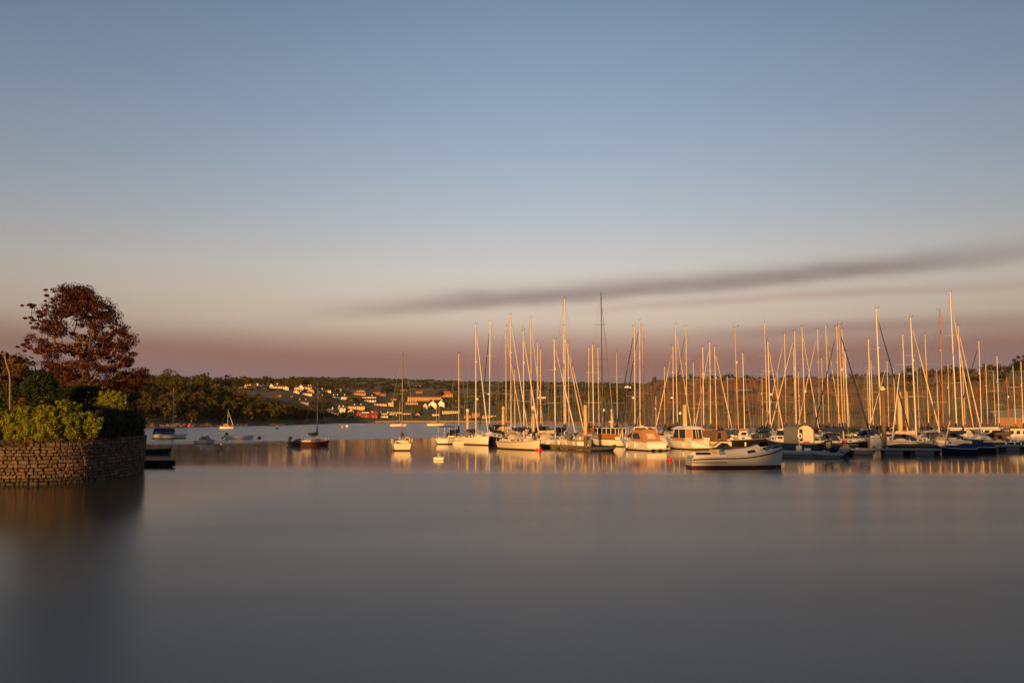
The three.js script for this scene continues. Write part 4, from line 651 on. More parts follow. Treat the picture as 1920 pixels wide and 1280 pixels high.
// sports cruiser with tan cockpit canopy, stern to the viewer
{
  const t = boat('motor_cruiser', 'white sports cruiser with tan canvas cockpit canopy and fenders', 'motor boat', 1197, 843, 112), L = 9.6, B = 3.35;
  const H = hullShape({ L, B, fm: 1.25, fs: 1.1, fb: 1.75, tr: 0.92, rake: 1.7, counter: -0.1 }); plainHull(t, H, { boot: M.antifoul_dark, rail: M.offwhite });
  const base = (x) => H.top(clamp(x / L + 0.5)) - 0.04, c = { x0: -0.9, x1: 3.1, h: 0.75, w0: 2.6, w1: 1.3, slopeF: 1.3, slopeA: 0, tum: 0.3, base };
  mesh('foredeck_cabin', [cabinGeo(c), ...cabinEnds(c)], M.white, t);
  each('cabin_window', sideWindows(c, [[-0.5, 0.5], [0.8, 1.8]], 0.2, 0.55), M.window, t);
  // windscreen frame and glass
  const y0 = 1.25, W = 1.28;
  const ws = mesh('windscreen_frame', [rod(V(1.2, y0 + 0.55, W), V(-0.6, y0 + 1.35, W * 0.86), 0.04), rod(V(1.2, y0 + 0.55, -W), V(-0.6, y0 + 1.35, -W * 0.86), 0.04), rod(V(-0.6, y0 + 1.35, W * 0.86), V(-0.6, y0 + 1.35, -W * 0.86), 0.05), rod(V(1.3, y0 + 0.6, 0.5), V(-0.6, y0 + 1.35, 0.4), 0.035)], M.white, t);
  for (const s of [1, -1]) { pane(t, [V(1.15, y0 + 0.5, s * W), V(-0.5, y0 + 0.45, s * 1.38), V(-0.62, y0 + 1.25, s * W * 0.88), V(0.3, y0 + 1.0, s * W * 0.93)], M.window); }
  // canopy: sides, back and roof of canvas with clear panes
  const x0 = -3.9, x1 = -0.5, ya = 1.1, w = 1.42, top = 2.72;
  const can = mesh('canopy', poly([[x0, ya, -w], [x0, ya, w], [x1, ya + 0.2, w], [x1, ya + 0.2, -w], [x0 + 1.15, top - 0.05, -w * 0.78], [x0 + 1.15, top - 0.05, w * 0.78], [x1, top, w * 0.82], [x1, top, -w * 0.82], [x0 + 1.3, top + 0.12, 0], [x1, top + 0.18, 0]],
    [[1, 0, 4, 8, 5], [2, 1, 5, 6], [0, 3, 7, 4], [5, 8, 9, 6], [8, 4, 7, 9], [3, 2, 6, 9, 7]]), M.canvas_tan, t);
  const bk = (z, k) => V(lerp(x0, x0 + 1.15, k) - 0.02, lerp(ya, top - 0.05, k), z);
  pane(can, [bk(-0.62, 0.3), bk(0.62, 0.3), bk(0.55, 0.72), bk(-0.55, 0.72)], Object.assign(M.canvas_cream.clone(), { name: 'clear_vinyl', roughness: 0.2 }));
  for (const s of [1, -1]) pane(can, [V(-2.9, 1.5, s * 1.37), V(-1.0, 1.55, s * 1.37), V(-0.75, 2.35, s * 1.2), V(-2.2, 2.3, s * 1.22)], M.window);
  mesh('swim_platform', rbox(-L / 2 - 0.35, 0.32, 0, 0.9, 0.12, B * 0.86, 0.05), M.white, t);
  mesh('transom_locker', [rbox(-L / 2 + 0.15, 0.85, 0, 0.3, 0.75, B * 0.8, 0.06)], M.cream, t);
  each('exhaust', [-0.7, 0.35].map((z) => new THREE.CylinderGeometry(0.16, 0.16, 0.5, 10).rotateZ(Math.PI / 2).translate(-L / 2 - 0.3, 0.12, z)), M.black, t);
  mesh('radar_arch', [rod(V(-0.9, 2.6, 1.15), V(-0.6, 3.05, 0.9), 0.08), rod(V(-0.9, 2.6, -1.15), V(-0.6, 3.05, -0.9), 0.08), rod(V(-0.6, 3.05, 0.9), V(-0.6, 3.05, -0.9), 0.08), ball(-0.6, 3.2, 0.3, 0.2, 0.13), rod(V(-0.6, 3.05, -0.5), V(-0.9, 4.4, -0.5), 0.015)], M.white, t);
  const rail = []; for (const s of [1, -1]) { const p = sheerLine(H, s * 0.94, 0, 0.5, 0.98, 5); for (const q of p) rail.push(rod(q, q.clone().add(V(0.05, 0.5, 0)), 0.018)); rail.push(tube(p.map((q) => q.clone().add(V(0.05, 0.5, 0))), 0.018, 12, 4)); } mesh('guard_rail', rail, M.steel, t);
  for (const s of [0.3, 0.55]) each('fender', fenderGeo(H.X(s, 0.6), 0.62, H.half(s, 0.6) + 0.13).concat(fenderGeo(H.X(s, 0.6), 0.62, -H.half(s, 0.6) - 0.13)), M.fender, t);
}
// hard-topped cruiser
{
  const t = boat('motor_cruiser', 'white cruiser with hard top, tan screens and chain-hung stern rail', 'motor boat', 1281, 841, 112), L = 8.6, B = 3.25;
  const H = hullShape({ L, B, fm: 1.2, fs: 1.05, fb: 1.6, tr: 0.94, rake: 1.3, counter: -0.05 }); plainHull(t, H, { rail: M.offwhite });
  const base = (x) => H.top(clamp(x / L + 0.5)) - 0.04, c = { x0: 0.6, x1: 3.0, h: 0.6, w0: 2.5, w1: 1.3, slopeF: 0.9, slopeA: 0, tum: 0.25, base };
  mesh('foredeck_cabin', [cabinGeo(c), ...cabinEnds(c)], M.white, t);
  each('cabin_window', sideWindows(c, [[1.0, 2.1]], 0.18, 0.44), M.window, t);
  const w = 1.38, y0 = 1.1, y1 = 2.78;
  mesh('wheelhouse', [box(-2.9, y0 + 0.18, 0, 0.06, 0.36, 2 * w), box(-1.2, y0 + 0.2, w, 3.4, 0.5, 0.05), box(-1.2, y0 + 0.2, -w, 3.4, 0.5, 0.05), box(0.55, y0 + 0.45, 0, 0.06, 0.9, 2 * w - 0.1)], M.canvas_tan, t);
  const posts = []; for (const [x, z] of [[-2.9, w], [-2.9, -w], [-2.9, 0.35], [-2.9, 0.75], [-2.9, -0.25], [-1.2, w], [-1.2, -w], [0.55, w * 0.95], [0.55, -w * 0.95]]) posts.push(rod(V(x, y0 + 0.1, z), V(x + (x > 0 ? -0.45 : 0.22), y1, z * 0.93), 0.045)); each('window_post', posts, M.cream, t);
  for (const [z0, z1, mm] of [[-w + 0.06, -0.62, M.canvas_tan], [-0.6, -0.27, M.canvas_tan], [-0.23, 0.33, M.window], [0.38, 0.73, M.window], [0.78, w - 0.06, M.window]]) pane(t, [V(-2.88, y0 + 0.36, z1), V(-2.88, y0 + 0.36, z0), V(-2.68, y1 - 0.06, z0 * 0.94), V(-2.68, y1 - 0.06, z1 * 0.94)], mm, 0.015);
  for (const s of [1, -1]) for (const [a, b] of [[-2.75, -1.3], [-1.1, 0.4]]) pane(t, [V(a, y0 + 0.46, s * (w - 0.01)), V(b, y0 + 0.46, s * (w - 0.02)), V(b + (b > 0 ? -0.4 : 0.15), y1 - 0.08, s * w * 0.935), V(a + 0.15, y1 - 0.08, s * w * 0.935)], M.window, 0.012);
  pane(t, [V(0.58, y0 + 0.9, 1.2), V(0.58, y0 + 0.9, -1.2), V(0.15, y1 - 0.05, -1.15), V(0.15, y1 - 0.05, 1.15)], M.window);
  mesh('hard_top', [grid(10, 10, (u, v) => { const x = lerp(-3.15, 0.75, u), z = (v * 2 - 1) * 1.5, e = Math.min(1, 6 * Math.min(u, 1 - u), 6 * Math.min(v, 1 - v)); return [x, y1 + 0.02 + 0.42 * Math.sqrt(e) * (1 - 0.25 * (z / 1.5) ** 2) * (u > 0.85 ? 0.8 : 1), z]; }), box(-1.2, y1, 0, 3.86, 0.06, 2.96)], M.white, t);
  mesh('swim_platform', rbox(-L / 2 - 0.3, 0.3, 0, 0.8, 0.14, B * 0.9, 0.05), M.white, t);
  each('bulwark', [rbox(-3.6, 1.35, B * 0.46, 1.4, 0.55, 0.12), rbox(-3.6, 1.35, -B * 0.46, 1.4, 0.55, 0.12), rbox(-L / 2 + 0.1, 0.85, 0, 0.14, 0.7, B * 0.84)], M.white, t);
  mesh('stern_line', [tube([V(-L / 2 - 0.1, 1.45, B * 0.46), V(-L / 2 - 0.5, 0.65, 1.0), V(-L / 2 - 0.4, 0.7, 0.3), V(-L / 2 - 0.1, 1.15, -0.7)], 0.03, 14, 5), tube([V(-3.0, 1.45, B * 0.5), V(-2.9, 0.6, B * 0.9), V(-2.6, 1.3, B * 1.5)], 0.05, 12, 5)], M.rubber, t);
  mesh('aerial', [rod(V(-1.5, y1 + 0.3, 0.8), V(-1.7, y1 + 1.6, 0.8), 0.02), rod(V(-2, y1 + 0.3, -0.7), V(-2.1, y1 + 1.1, -0.7), 0.02), ball(-1.0, y1 + 0.55, -0.2, 0.16, 0.12)], M.white, t);
  each('fender', [fenderGeo(-2.6, 0.6, B * 0.48), fenderGeo(-2.6, 0.6, -B * 0.48 - 0.1)], M.fender, t);
}
// trawler-style cabin boat behind the grey inflatable
{
  const t = boat('cabin_cruiser', 'trawler style cabin boat with flat blue-grey roof and varnished cabin sides', 'motor boat', 1140, 836, 130), L = 8.4, B = 3;
  const H = hullShape({ L, B, fm: 1.1, fs: 1.0, fb: 1.55, tr: 0.9, rake: 0.9 }); plainHull(t, H, { rail: M.wood });
  mesh('wheelhouse', [box(-0.8, 1.55, 1.15, 3.8, 0.8, 0.06), box(-0.8, 1.55, -1.15, 3.8, 0.8, 0.06), box(1.1, 1.75, 0, 0.06, 1.2, 2.3), box(-2.7, 1.45, 0.8, 0.06, 0.7, 0.7), box(-2.7, 1.45, -0.8, 0.06, 0.7, 0.7)], M.wood, t);
  const ps = []; for (const x of [-2.7, -1.75, -0.8, 0.15, 1.1]) for (const z of [1.15, -1.15]) ps.push(box(x, 2.25, z, 0.1, 0.95, 0.09)); for (const z of [-0.45, 0.45]) ps.push(box(-2.7, 2.0, z, 0.1, 1.5, 0.1)); each('window_post', ps, M.cream, t);
  for (const s of [1, -1]) for (let k = 0; k < 4; k++) pane(t, [V(-2.62 + k * 0.95, 1.98, s * 1.15), V(-1.84 + k * 0.95, 1.98, s * 1.15), V(-1.84 + k * 0.95, 2.65, s * 1.15), V(-2.62 + k * 0.95, 2.65, s * 1.15)], M.window, 0.012);
  mesh('cabin_roof', rbox(-0.9, 2.78, 0, 4.6, 0.16, 2.8, 0.07), M.palegrey, t);
  mesh('aerial', [rod(V(-0.4, 2.8, 0.3), V(-0.4, 4.0, 0.3), 0.04), rbox(-0.4, 3.75, 0.3, 0.9, 0.18, 0.18), rod(V(-0.4, 4, 0.3), V(-0.4, 4.8, 0.3), 0.015), rod(V(0.6, 2.8, -0.6), V(0.6, 4.4, -0.6), 0.015)], M.white, t);
  each('bulwark', [rbox(-3.4, 1.2, 1.25, 1.3, 0.5, 0.1), rbox(-3.4, 1.2, -1.25, 1.3, 0.5, 0.1), rbox(-4.05, 1.1, 0, 0.1, 0.5, 2.3)], M.white, t);
}
// navy motor boat with bimini, between the plumb-bowed yacht and the first pile
{
  const t = boat('motor_boat', 'navy-hulled motor boat with dark folding bimini frame by the pale pile', 'motor boat', 928, 833, -118), L = 8, B = 2.9;
  const H = hullShape({ L, B, fm: 1.2, fs: 1.05, fb: 1.75, tr: 0.9, rake: 1.4 }); plainHull(t, H, { hull: M.navy, rail: M.white });
  const c = { x0: -0.6, x1: 2.6, h: 0.6, w0: 2.2, w1: 1.1, slopeF: 0.9, base: (x) => H.top(clamp(x / L + 0.5)) - 0.05 };
  mesh('foredeck_cabin', [cabinGeo(c), ...cabinEnds(c)], M.white, t); each('cabin_window', sideWindows(c, [[-0.3, 0.7], [1, 1.7]], 0.2, 0.42), M.window, t);
  mesh('windscreen', poly([[0.3, 1.75, -1.05], [0.3, 1.75, 1.05], [-0.35, 2.35, 0.95], [-0.35, 2.35, -0.95], [-0.9, 1.75, -1.15], [-0.9, 1.75, 1.15]], [[0, 1, 2, 3], [1, 5, 2], [4, 0, 3]]), M.window, t);
  mesh('bimini', grid(6, 8, (u, v) => { const z = v * 2 - 1; return [lerp(-3.4, -0.8, u), 3.0 + 0.22 * (1 - z ** 4) - 0.25 * (1 - u) ** 2, z * 1.25]; }), M.canvas_black, t);
  mesh('bimini_frame', [1, -1].flatMap((s) => [rod(V(-1.9, 1.2, s * 1.25), V(-3.3, 2.8, s * 1.25), 0.025), rod(V(-1.9, 1.2, s * 1.25), V(-0.9, 3.0, s * 1.25), 0.025), rod(V(-1.9, 1.2, s * 1.25), V(-2.1, 3.05, s * 1.25), 0.025)]), M.steel, t);
  each('fender', [fenderGeo(2.0, 0.7, H.half(0.75, 0.7) + 0.12), fenderGeo(0, 0.7, H.half(0.5, 0.7) + 0.12), fenderGeo(0, 0.7, -H.half(0.5, 0.7) - 0.12)], M.fender, t);
}
// open dinghies
function dinghy(name, label, px, py, psi, L, B, o = {}) {
  const t = boat(name, label, o.cat || 'dinghy', px, py, psi, o.group), fb = o.fb || 0.55;
  const H = hullShape({ L, B, fm: fb, fs: fb * 1.02, fb: fb * (o.bow || 1.35), tr: o.tr || 0.72, rake: (o.rake ?? 0.1) * L, dr: 0.25, counter: 0.02 });
  mesh('hull', hullBand(H, (s) => H.top(s), () => -0.18, 5), M[o.hull || 'white'], t);
  mesh('inner_hull', [grid(NS, 6, (u, v) => { const z = v * 2 - 1, y = Math.max(0.06, H.top(u) * (0.16 + 0.84 * Math.abs(z) ** 3)); return [H.X(u, H.top(u)), y, z * H.half(u, Math.max(y, 0.1)) * 0.95]; })], M[o.inner || 'offwhite'], t);
  mesh('rub_rail', [1, -1].map((k) => tube(sheerLine(H, k, 0.01), 0.035, 18, 5)).concat(tube([V(H.X(0, fb), H.top(0), H.hb(0)), V(H.X(0, fb), H.top(0), -H.hb(0))], 0.035, 2, 5)), M[o.rail || 'wood'], t);
  if (!o.cover) mesh('thwart', [0.25, 0.5, 0.74].map((s) => box(H.X(s, fb), fb * 0.62, 0, 0.22, 0.04, H.hb(s) * 1.7)), M[o.seat || 'wood'], t);
  else mesh('boat_cover', grid(NS, 8, (u, v) => { const z = v * 2 - 1; return [H.X(u, H.top(u)), H.top(u) - 0.12 * Math.abs(z) ** 6 + (o.ridge ?? 0.3) * (1 - Math.abs(z)) * Math.sin(Math.PI * clamp(u * 0.9 + 0.12)) * (1 + 0.25 * Math.sin(u * 9)), z * H.hb(u) * 1.04]; }), M[o.cover], t);
  if (o.motor) addOutboard(t, -L / 2 - 0.05, fb + 0.1, 0, o.motorSize || 0.9, M[o.motor], o.tilt || 0);
  if (o.extra) o.extra(t, H); return t;
}
dinghy('rowing_dinghy', 'small white rowing dinghy lying before the plumb-bowed yacht', 865, 833, 22, 2.9, 1.35, { fb: 0.5, bow: 1.75, rail: 'wood', inner: 'cream' });
dinghy('rowing_dinghy', 'dark navy dinghy moored off the wall end, upper of two', 296, 850, 8, 3.0, 1.3, { hull: 'navy', inner: 'black', rail: 'navy', fb: 0.5, bow: 1.3 });
dinghy('rowing_dinghy', 'black open boat nearest the end of the stone wall', 294, 875.5, 4, 3.1, 1.3, { hull: 'black', inner: 'black', rail: 'black', fb: 0.52, bow: 1.1, seat: 'driftwood' });
dinghy('motor_dinghy', 'low white dinghy with black outboard on the open moorings', 449, 823.5, 4, 5.6, 1.9, { fb: 0.62, bow: 1.4, motor: 'outboard', motorSize: 1.25, inner: 'offwhite', rail: 'palegrey', tilt: 0.9 });
{ // small grey cabin boat, softly seen
  const t = boat('cabin_boat', 'small pale grey cuddy boat on the open moorings', 'motor boat', 383, 831.5, 10), L = 3.4, B = 1.6, H = hullShape({ L, B, fm: 0.5, fs: 0.48, fb: 0.7, tr: 0.8, rake: 0.3 }); plainHull(t, H, { hull: M.palegrey, y0: 0.06 });
  const c = { x0: -0.9, x1: 1.2, h: 0.75, w0: 1.3, w1: 0.8, slopeF: 0.6, slopeA: 0.3, tum: 0.25, base: (x) => H.top(clamp(x / L + 0.5)) - 0.04 }; mesh('cuddy', [cabinGeo(c), ...cabinEnds(c)], M.grey, t); each('cabin_window', sideWindows(c, [[-0.4, 0.5]], 0.25, 0.5), M.window, t);
}
function inflatable(name, label, px, py, psi, L, B, o = {}) {
  const t = boat(name, label, 'inflatable boat', px, py, psi), r = o.r || 0.24, w = B / 2 - r, m = M[o.tube || 'hypalon'];
  const side = (s) => [V(-L / 2, r + 0.1, s * w), V(-L / 4, r + 0.1, s * w), V(L * 0.15, r + 0.14, s * w), V(L * 0.36, r + 0.24, s * w * 0.72), V(L / 2 - r, r + 0.38, 0)];
  mesh('buoyancy_tube', [new THREE.TubeGeometry(new THREE.CatmullRomCurve3([...side(1), ...side(-1).reverse().slice(1)]), 44, r, 10), new THREE.ConeGeometry(r, 0.35, 10).rotateZ(Math.PI / 2).translate(-L / 2 - 0.17, r + 0.1, w), new THREE.ConeGeometry(r, 0.35, 10).rotateZ(Math.PI / 2).translate(-L / 2 - 0.17, r + 0.1, -w)], m, t);
  const H = hullShape({ L: L * 0.94, B: B * 0.84, fm: 0.35, fs: 0.35, fb: 0.55, tr: 0.9, rake: 0.5, dr: 0.3 }); mesh('rigid_hull', [...hullBand(H, (s) => H.top(s), () => -0.2, 3), deckGeo(H, 0.12, 0)], M[o.hull || 'offwhite'], t);
  mesh('transom', box(-L * 0.44, r + 0.22, 0, 0.08, 0.5, B * 0.6), M[o.hull || 'offwhite'], t);
  if (o.motor) addOutboard(t, -L * 0.47, r + 0.62, 0, o.motorSize || 1, M[o.motor], o.tilt || 0);
  if (o.console) { mesh('console', [rbox(-0.1, 0.85, 0, 0.6, 0.75, 0.8, 0.08), rbox(-1.0, 0.7, 0, 0.7, 0.5, 0.8, 0.08)], M[o.console], t); mesh('windscreen', rbox(0.1, 1.35, 0, 0.04, 0.3, 0.7, 0.01), M.window, t); mesh('grab_rail', tube([V(-0.2, 1.2, 0.42), V(-0.1, 1.65, 0.38), V(-0.1, 1.65, -0.38), V(-0.2, 1.2, -0.42)], 0.025, 12, 5), M.steel, t); }
  if (o.extra) o.extra(t); return t;
}
inflatable('inflatable_boat', 'dark grey inflatable with tilted motor beside the little red sloop', 561, 835, 12, 3.2, 1.6, { tube: 'hypalon_dark', hull: 'canvas_grey', motor: 'outboard', tilt: 0.7, extra: (t) => mesh('boat_cover', ball(0.1, 0.55, 0, 1.1, 0.55, 0.6), M.canvas_grey, t) });
inflatable('inflatable_tender', 'black inflatable tender with covered motor at the pontoon end', 1131, 845, 6, 3.6, 1.7, { tube: 'hypalon_dark', hull: 'black', r: 0.23, motor: 'canvas_grey', motorSize: 1.1 });
inflatable('rigid_inflatable', 'grey rigid inflatable with big black outboard before the houseboat', 1497, 856, 166, 6.4, 2.1, { r: 0.27, motor: 'outboard', motorSize: 1.7, console: 'offwhite' });
inflatable('rigid_inflatable', 'pale inflatable with grey tilted outboard beside the blue boat', 1548, 857, 158, 3.4, 1.7, { r: 0.2, motor: 'outboard_grey', motorSize: 1.75, tilt: -0.9, hull: 'palegrey' });
dinghy('work_boat', 'dark blue open wooden boat tied at the dark pontoon corner', 1570, 851, 118, 4.6, 2.5, { cat: 'work boat', hull: 'bluehull', inner: 'black', rail: 'driftwood', fb: 1.15, bow: 1.2, tr: 0.9, extra: (t) => { each('fender', [new THREE.TorusGeometry(0.28, 0.1, 6, 12).rotateX(Math.PI / 2).translate(0.4, 1.45, 0.3)], M.fender, t); mesh('fuel_can', [rbox(-0.8, 1.5, 0.4, 0.6, 0.34, 0.4, 0.1)], M.red, t); } });
// white launch passing nearest the viewer
{
  const t = boat('motor_launch', 'white launch with dark strakes and red bottom passing nearest the camera', 'motor boat', 1381, 876, 3), L = 8.3, B = 2.7;
  const H = hullShape({ L, B, fm: 0.98, fs: 0.86, fb: 1.75, tr: 0.86, rake: 0.25, counter: -0.05, full: 2.6 });
  mesh('hull', hullBand(H, (s) => H.top(s), () => 0.2, 8), M.offwhite, t); mesh('boot_stripe', hullBand(H, () => 0.2, () => -0.4, 3), M.antifoul_red, t); mesh('deck', deckGeo(H), M.palegrey, t);
  each('rub_rail', [1, -1].map((k) => tube(sheerLine(H, k * 1.012, -0.16, 0.0, 0.985, 22), 0.055, 30, 6)), M.black, t);
  each('spray_strake', [1, -1].map((k) => tube([...Array(8).keys()].map((i) => { const s = i / 7 * 0.36; return V(H.X(s, 0.48), 0.48, k * (H.half(s, 0.48) + 0.02)); }), 0.035, 16, 5)), M.black, t);
  const base = (x) => H.top(clamp(x / L + 0.5)) - 0.05, c = { x0: -1.2, x1: 2.6, h: 0.62, w0: 2.1, w1: 1.2, slopeF: 0.75, slopeA: -0.05, tum: 0.22, base };
  mesh('cabin', [cabinGeo(c), ...cabinEnds(c)], M.palegrey, t); each('cabin_window', sideWindows(c, [[0.75, 1.6]], 0.2, 0.46, 0.015), M.window, t);
  mesh('windscreen', [poly([[-0.55, 1.62, -0.95], [-0.55, 1.62, 0.95], [-1.0, 2.1, 0.88], [-1.0, 2.1, -0.88], [-1.7, 1.5, -1.05], [-1.7, 1.5, 1.05]], [[0, 1, 2, 3], [1, 5, 2], [4, 0, 3]])], M.window, t);
  each('cockpit_coaming', [box(-2.6, 0.99, 0.98, 2.8, 0.26, 0.14), box(-2.6, 0.99, -0.98, 2.8, 0.26, 0.14), box(-3.95, 0.95, 0, 0.12, 0.22, 2.0)], M.offwhite, t);
  mesh('engine_box', rbox(-2.9, 1.05, 0, 1.1, 0.5, 0.9, 0.06), M.canvas_black, t);
  mesh('bow_rail', [1, -1].map((k) => tube(sheerLine(H, k * 0.9, 0.35, 0.72, 0.985, 6), 0.02, 12, 4)).concat([0.74, 0.86, 0.97].flatMap((s) => [1, -1].map((k) => rod(V(H.X(s, H.top(s)), H.top(s), k * H.hb(s) * 0.9), V(H.X(s, H.top(s)), H.top(s) + 0.36, k * H.hb(s) * 0.9), 0.016)))), M.steel, t);
}
// houseboat-like cruiser: arched aft wheelhouse, bow to the left
{
  const t = boat('cabin_cruiser', 'blue-hulled cruiser with arched cream wheelhouse back and grey canopy roof', 'motor boat', 1480, 846, 116), L = 8.8, B = 3.1;
  const H = hullShape({ L, B, fm: 1.2, fs: 1.1, fb: 1.75, tr: 0.9, rake: 1.1 }); plainHull(t, H, { hull: M.bluehull, rail: M.driftwood });
  const base = (x) => H.top(clamp(x / L + 0.5)) - 0.05, c = { x0: 0.9, x1: 2.6, h: 0.62, w0: 2.2, w1: 1.5, slopeF: 0.3, slopeA: 0, tum: 0.12, base };
  mesh('foredeck_cabin', [cabinGeo(c), ...cabinEnds(c)], M.white, t); each('porthole', sideWindows(c, [[1.05, 1.6], [1.8, 2.3]], 0.18, 0.46), M.window, t);
  const y0 = 1.15;
  mesh('wheelhouse', [poly([[1.3, y0, -1.15], [1.3, y0, 1.15], [0.75, y0 + 1.75, 1.05], [0.75, y0 + 1.75, -1.05], [-0.6, y0, -1.15], [-0.6, y0, 1.15], [-0.85, y0 + 1.85, 1.05], [-0.85, y0 + 1.85, -1.05]], [[0, 1, 2, 3], [1, 5, 6, 2], [4, 0, 3, 7], [3, 2, 6, 7]])], M.white, t);
  for (const s of [1, -1]) { pane(t, [V(1.05, y0 + 0.9, s * 1.12), V(-0.35, y0 + 0.9, s * 1.12), V(-0.35, y0 + 1.55, s * 1.08), V(0.85, y0 + 1.55, s * 1.08)], M.window); pane(t, [V(0.75, y0 + 0.5, s * 1.145), V(-0.1, y0 + 0.5, s * 1.145), V(-0.1, y0 + 0.75, s * 1.13), V(0.75, y0 + 0.75, s * 1.13)], M.window); }
  pane(t, [V(1.04, y0 + 0.9, 0.95), V(1.04, y0 + 0.9, -0.95), V(0.86, y0 + 1.5, -0.9), V(0.86, y0 + 1.5, 0.9)], M.window);
  const arch = [[-1.3, 0], [-1.3, 1.55], [-0.9, 1.98], [-0.35, 2.2], [0.35, 2.2], [0.9, 1.98], [1.3, 1.55], [1.3, 0]];
  mesh('aft_canopy', [grid(2, 14, (u, v) => { const th = Math.PI * (1 - v), x = lerp(-3.1, -0.55, u); return [x, y0 + 1.5 + 0.78 * Math.sin(th), Math.cos(th) * 1.38]; }), box(-1.85, y0 + 0.75, 1.36, 2.5, 1.5, 0.04), box(-1.85, y0 + 0.75, -1.36, 2.5, 1.5, 0.04)], M.canvas_grey, t);
  mesh('aft_wall', prism(arch, 0.06, 'x').translate(-2.98, y0, 0), M.cream, t);
  pane(t, [V(-3.04, y0 + 0.25, -0.55), V(-3.04, y0 + 0.25, -1.05), V(-3.04, y0 + 1.75, -1.05), V(-3.04, y0 + 1.75, -0.55)], M.window);
  mesh('lifebuoy', new THREE.TorusGeometry(0.3, 0.09, 6, 14).rotateY(Math.PI / 2).translate(-3.5, y0 + 0.9, -1.45), M.white, t);
  each('fender', [ball(0.9, 0.95, 1.75, 0.2, 0.24), ball(-3.6, 1.1, -0.7, 0.34, 0.26), ball(-3.6, 1.1, -0.2, 0.3, 0.26)], M.red, t);
}
// curved-bow motor sailer and its neighbours
{
  const t = boat('motor_sailer', 'white motor sailer with high curved bow and dark bulwark rail', 'motor boat', 1376, 838, 196), L = 8.6, B = 3;
  const H = hullShape({ L, B, fm: 1.25, fs: 1.3, fb: 2.0, tr: 0.8, rake: 1.1 }); plainHull(t, H, { hull: M.cream, rail: M.black });
  const c = { x0: -1.9, x1: 1.2, h: 1.15, w0: 2.2, w1: 1.8, slopeF: 0.7, slopeA: 0.1, tum: 0.2, base: () => 1.25 };
  mesh('wheelhouse', [cabinGeo(c), ...cabinEnds(c)], M.offwhite, t); each('cabin_window', sideWindows(c, [[-1.7, -0.7], [-0.5, 0.5]], 0.5, 0.95), M.window, t);
  mesh('roof_board', rbox(-0.5, 2.6, 0, 3.2, 0.22, 2.0, 0.1), M.canvas_tan, t);
  mesh('bow_rail', [1, -1].map((k) => tube(sheerLine(H, k * 0.9, 0.55, 0.6, 0.99, 6), 0.025, 12, 4)).concat([0.62, 0.8, 0.96].flatMap((s) => [1, -1].map((k) => rod(V(H.X(s, H.top(s)), H.top(s), k * H.hb(s) * 0.9), V(H.X(s, H.top(s)), H.top(s) + 0.56, k * H.hb(s) * 0.9), 0.02)))), M.steel, t);
  mesh('lifebuoy', [new THREE.TorusGeometry(0.28, 0.08, 6, 14).rotateY(0.4).translate(-2.2, 2.0, 1.2)], M.orange, t);
}
{
  const t = boat('cabin_boat', 'cream sloop-hulled boat with brown canvas wheelhouse cover', 'motor boat', 1328, 839.5, 118), L = 7.2, B = 2.6;
  const H = hullShape({ L, B, fm: 1.1, fs: 1.1, fb: 1.5, tr: 0.85, rake: 0.7 }); plainHull(t, H, { hull: M.cream, rail: M.redhull });
  mesh('canvas_cover', [prism([[-1.1, 0], [-1.15, 0.8], [-0.75, 1.45], [0.75, 1.45], [1.15, 0.8], [1.1, 0]], 2.6, 'x').translate(-1.6, 1.05, 0)], M.canvas_brown, t);
  pane(t, [V(-2.92, 1.4, -0.1), V(-2.92, 1.4, -0.75), V(-2.92, 2.2, -0.6), V(-2.92, 2.2, -0.1)], M.window);
  const c = { x0: -0.2, x1: 1.9, h: 0.5, w0: 1.8, w1: 1.1, slopeF: 0.4, base: (x) => H.top(clamp(x / L + 0.5)) - 0.05 }; mesh('coachroof', [cabinGeo(c), ...cabinEnds(c)], M.cream, t);
  each('fender', [ball(-2.9, 0.95, 1.35, 0.3, 0.3), fenderGeo(-1, 0.6, 1.4)], M.fender, t);
}
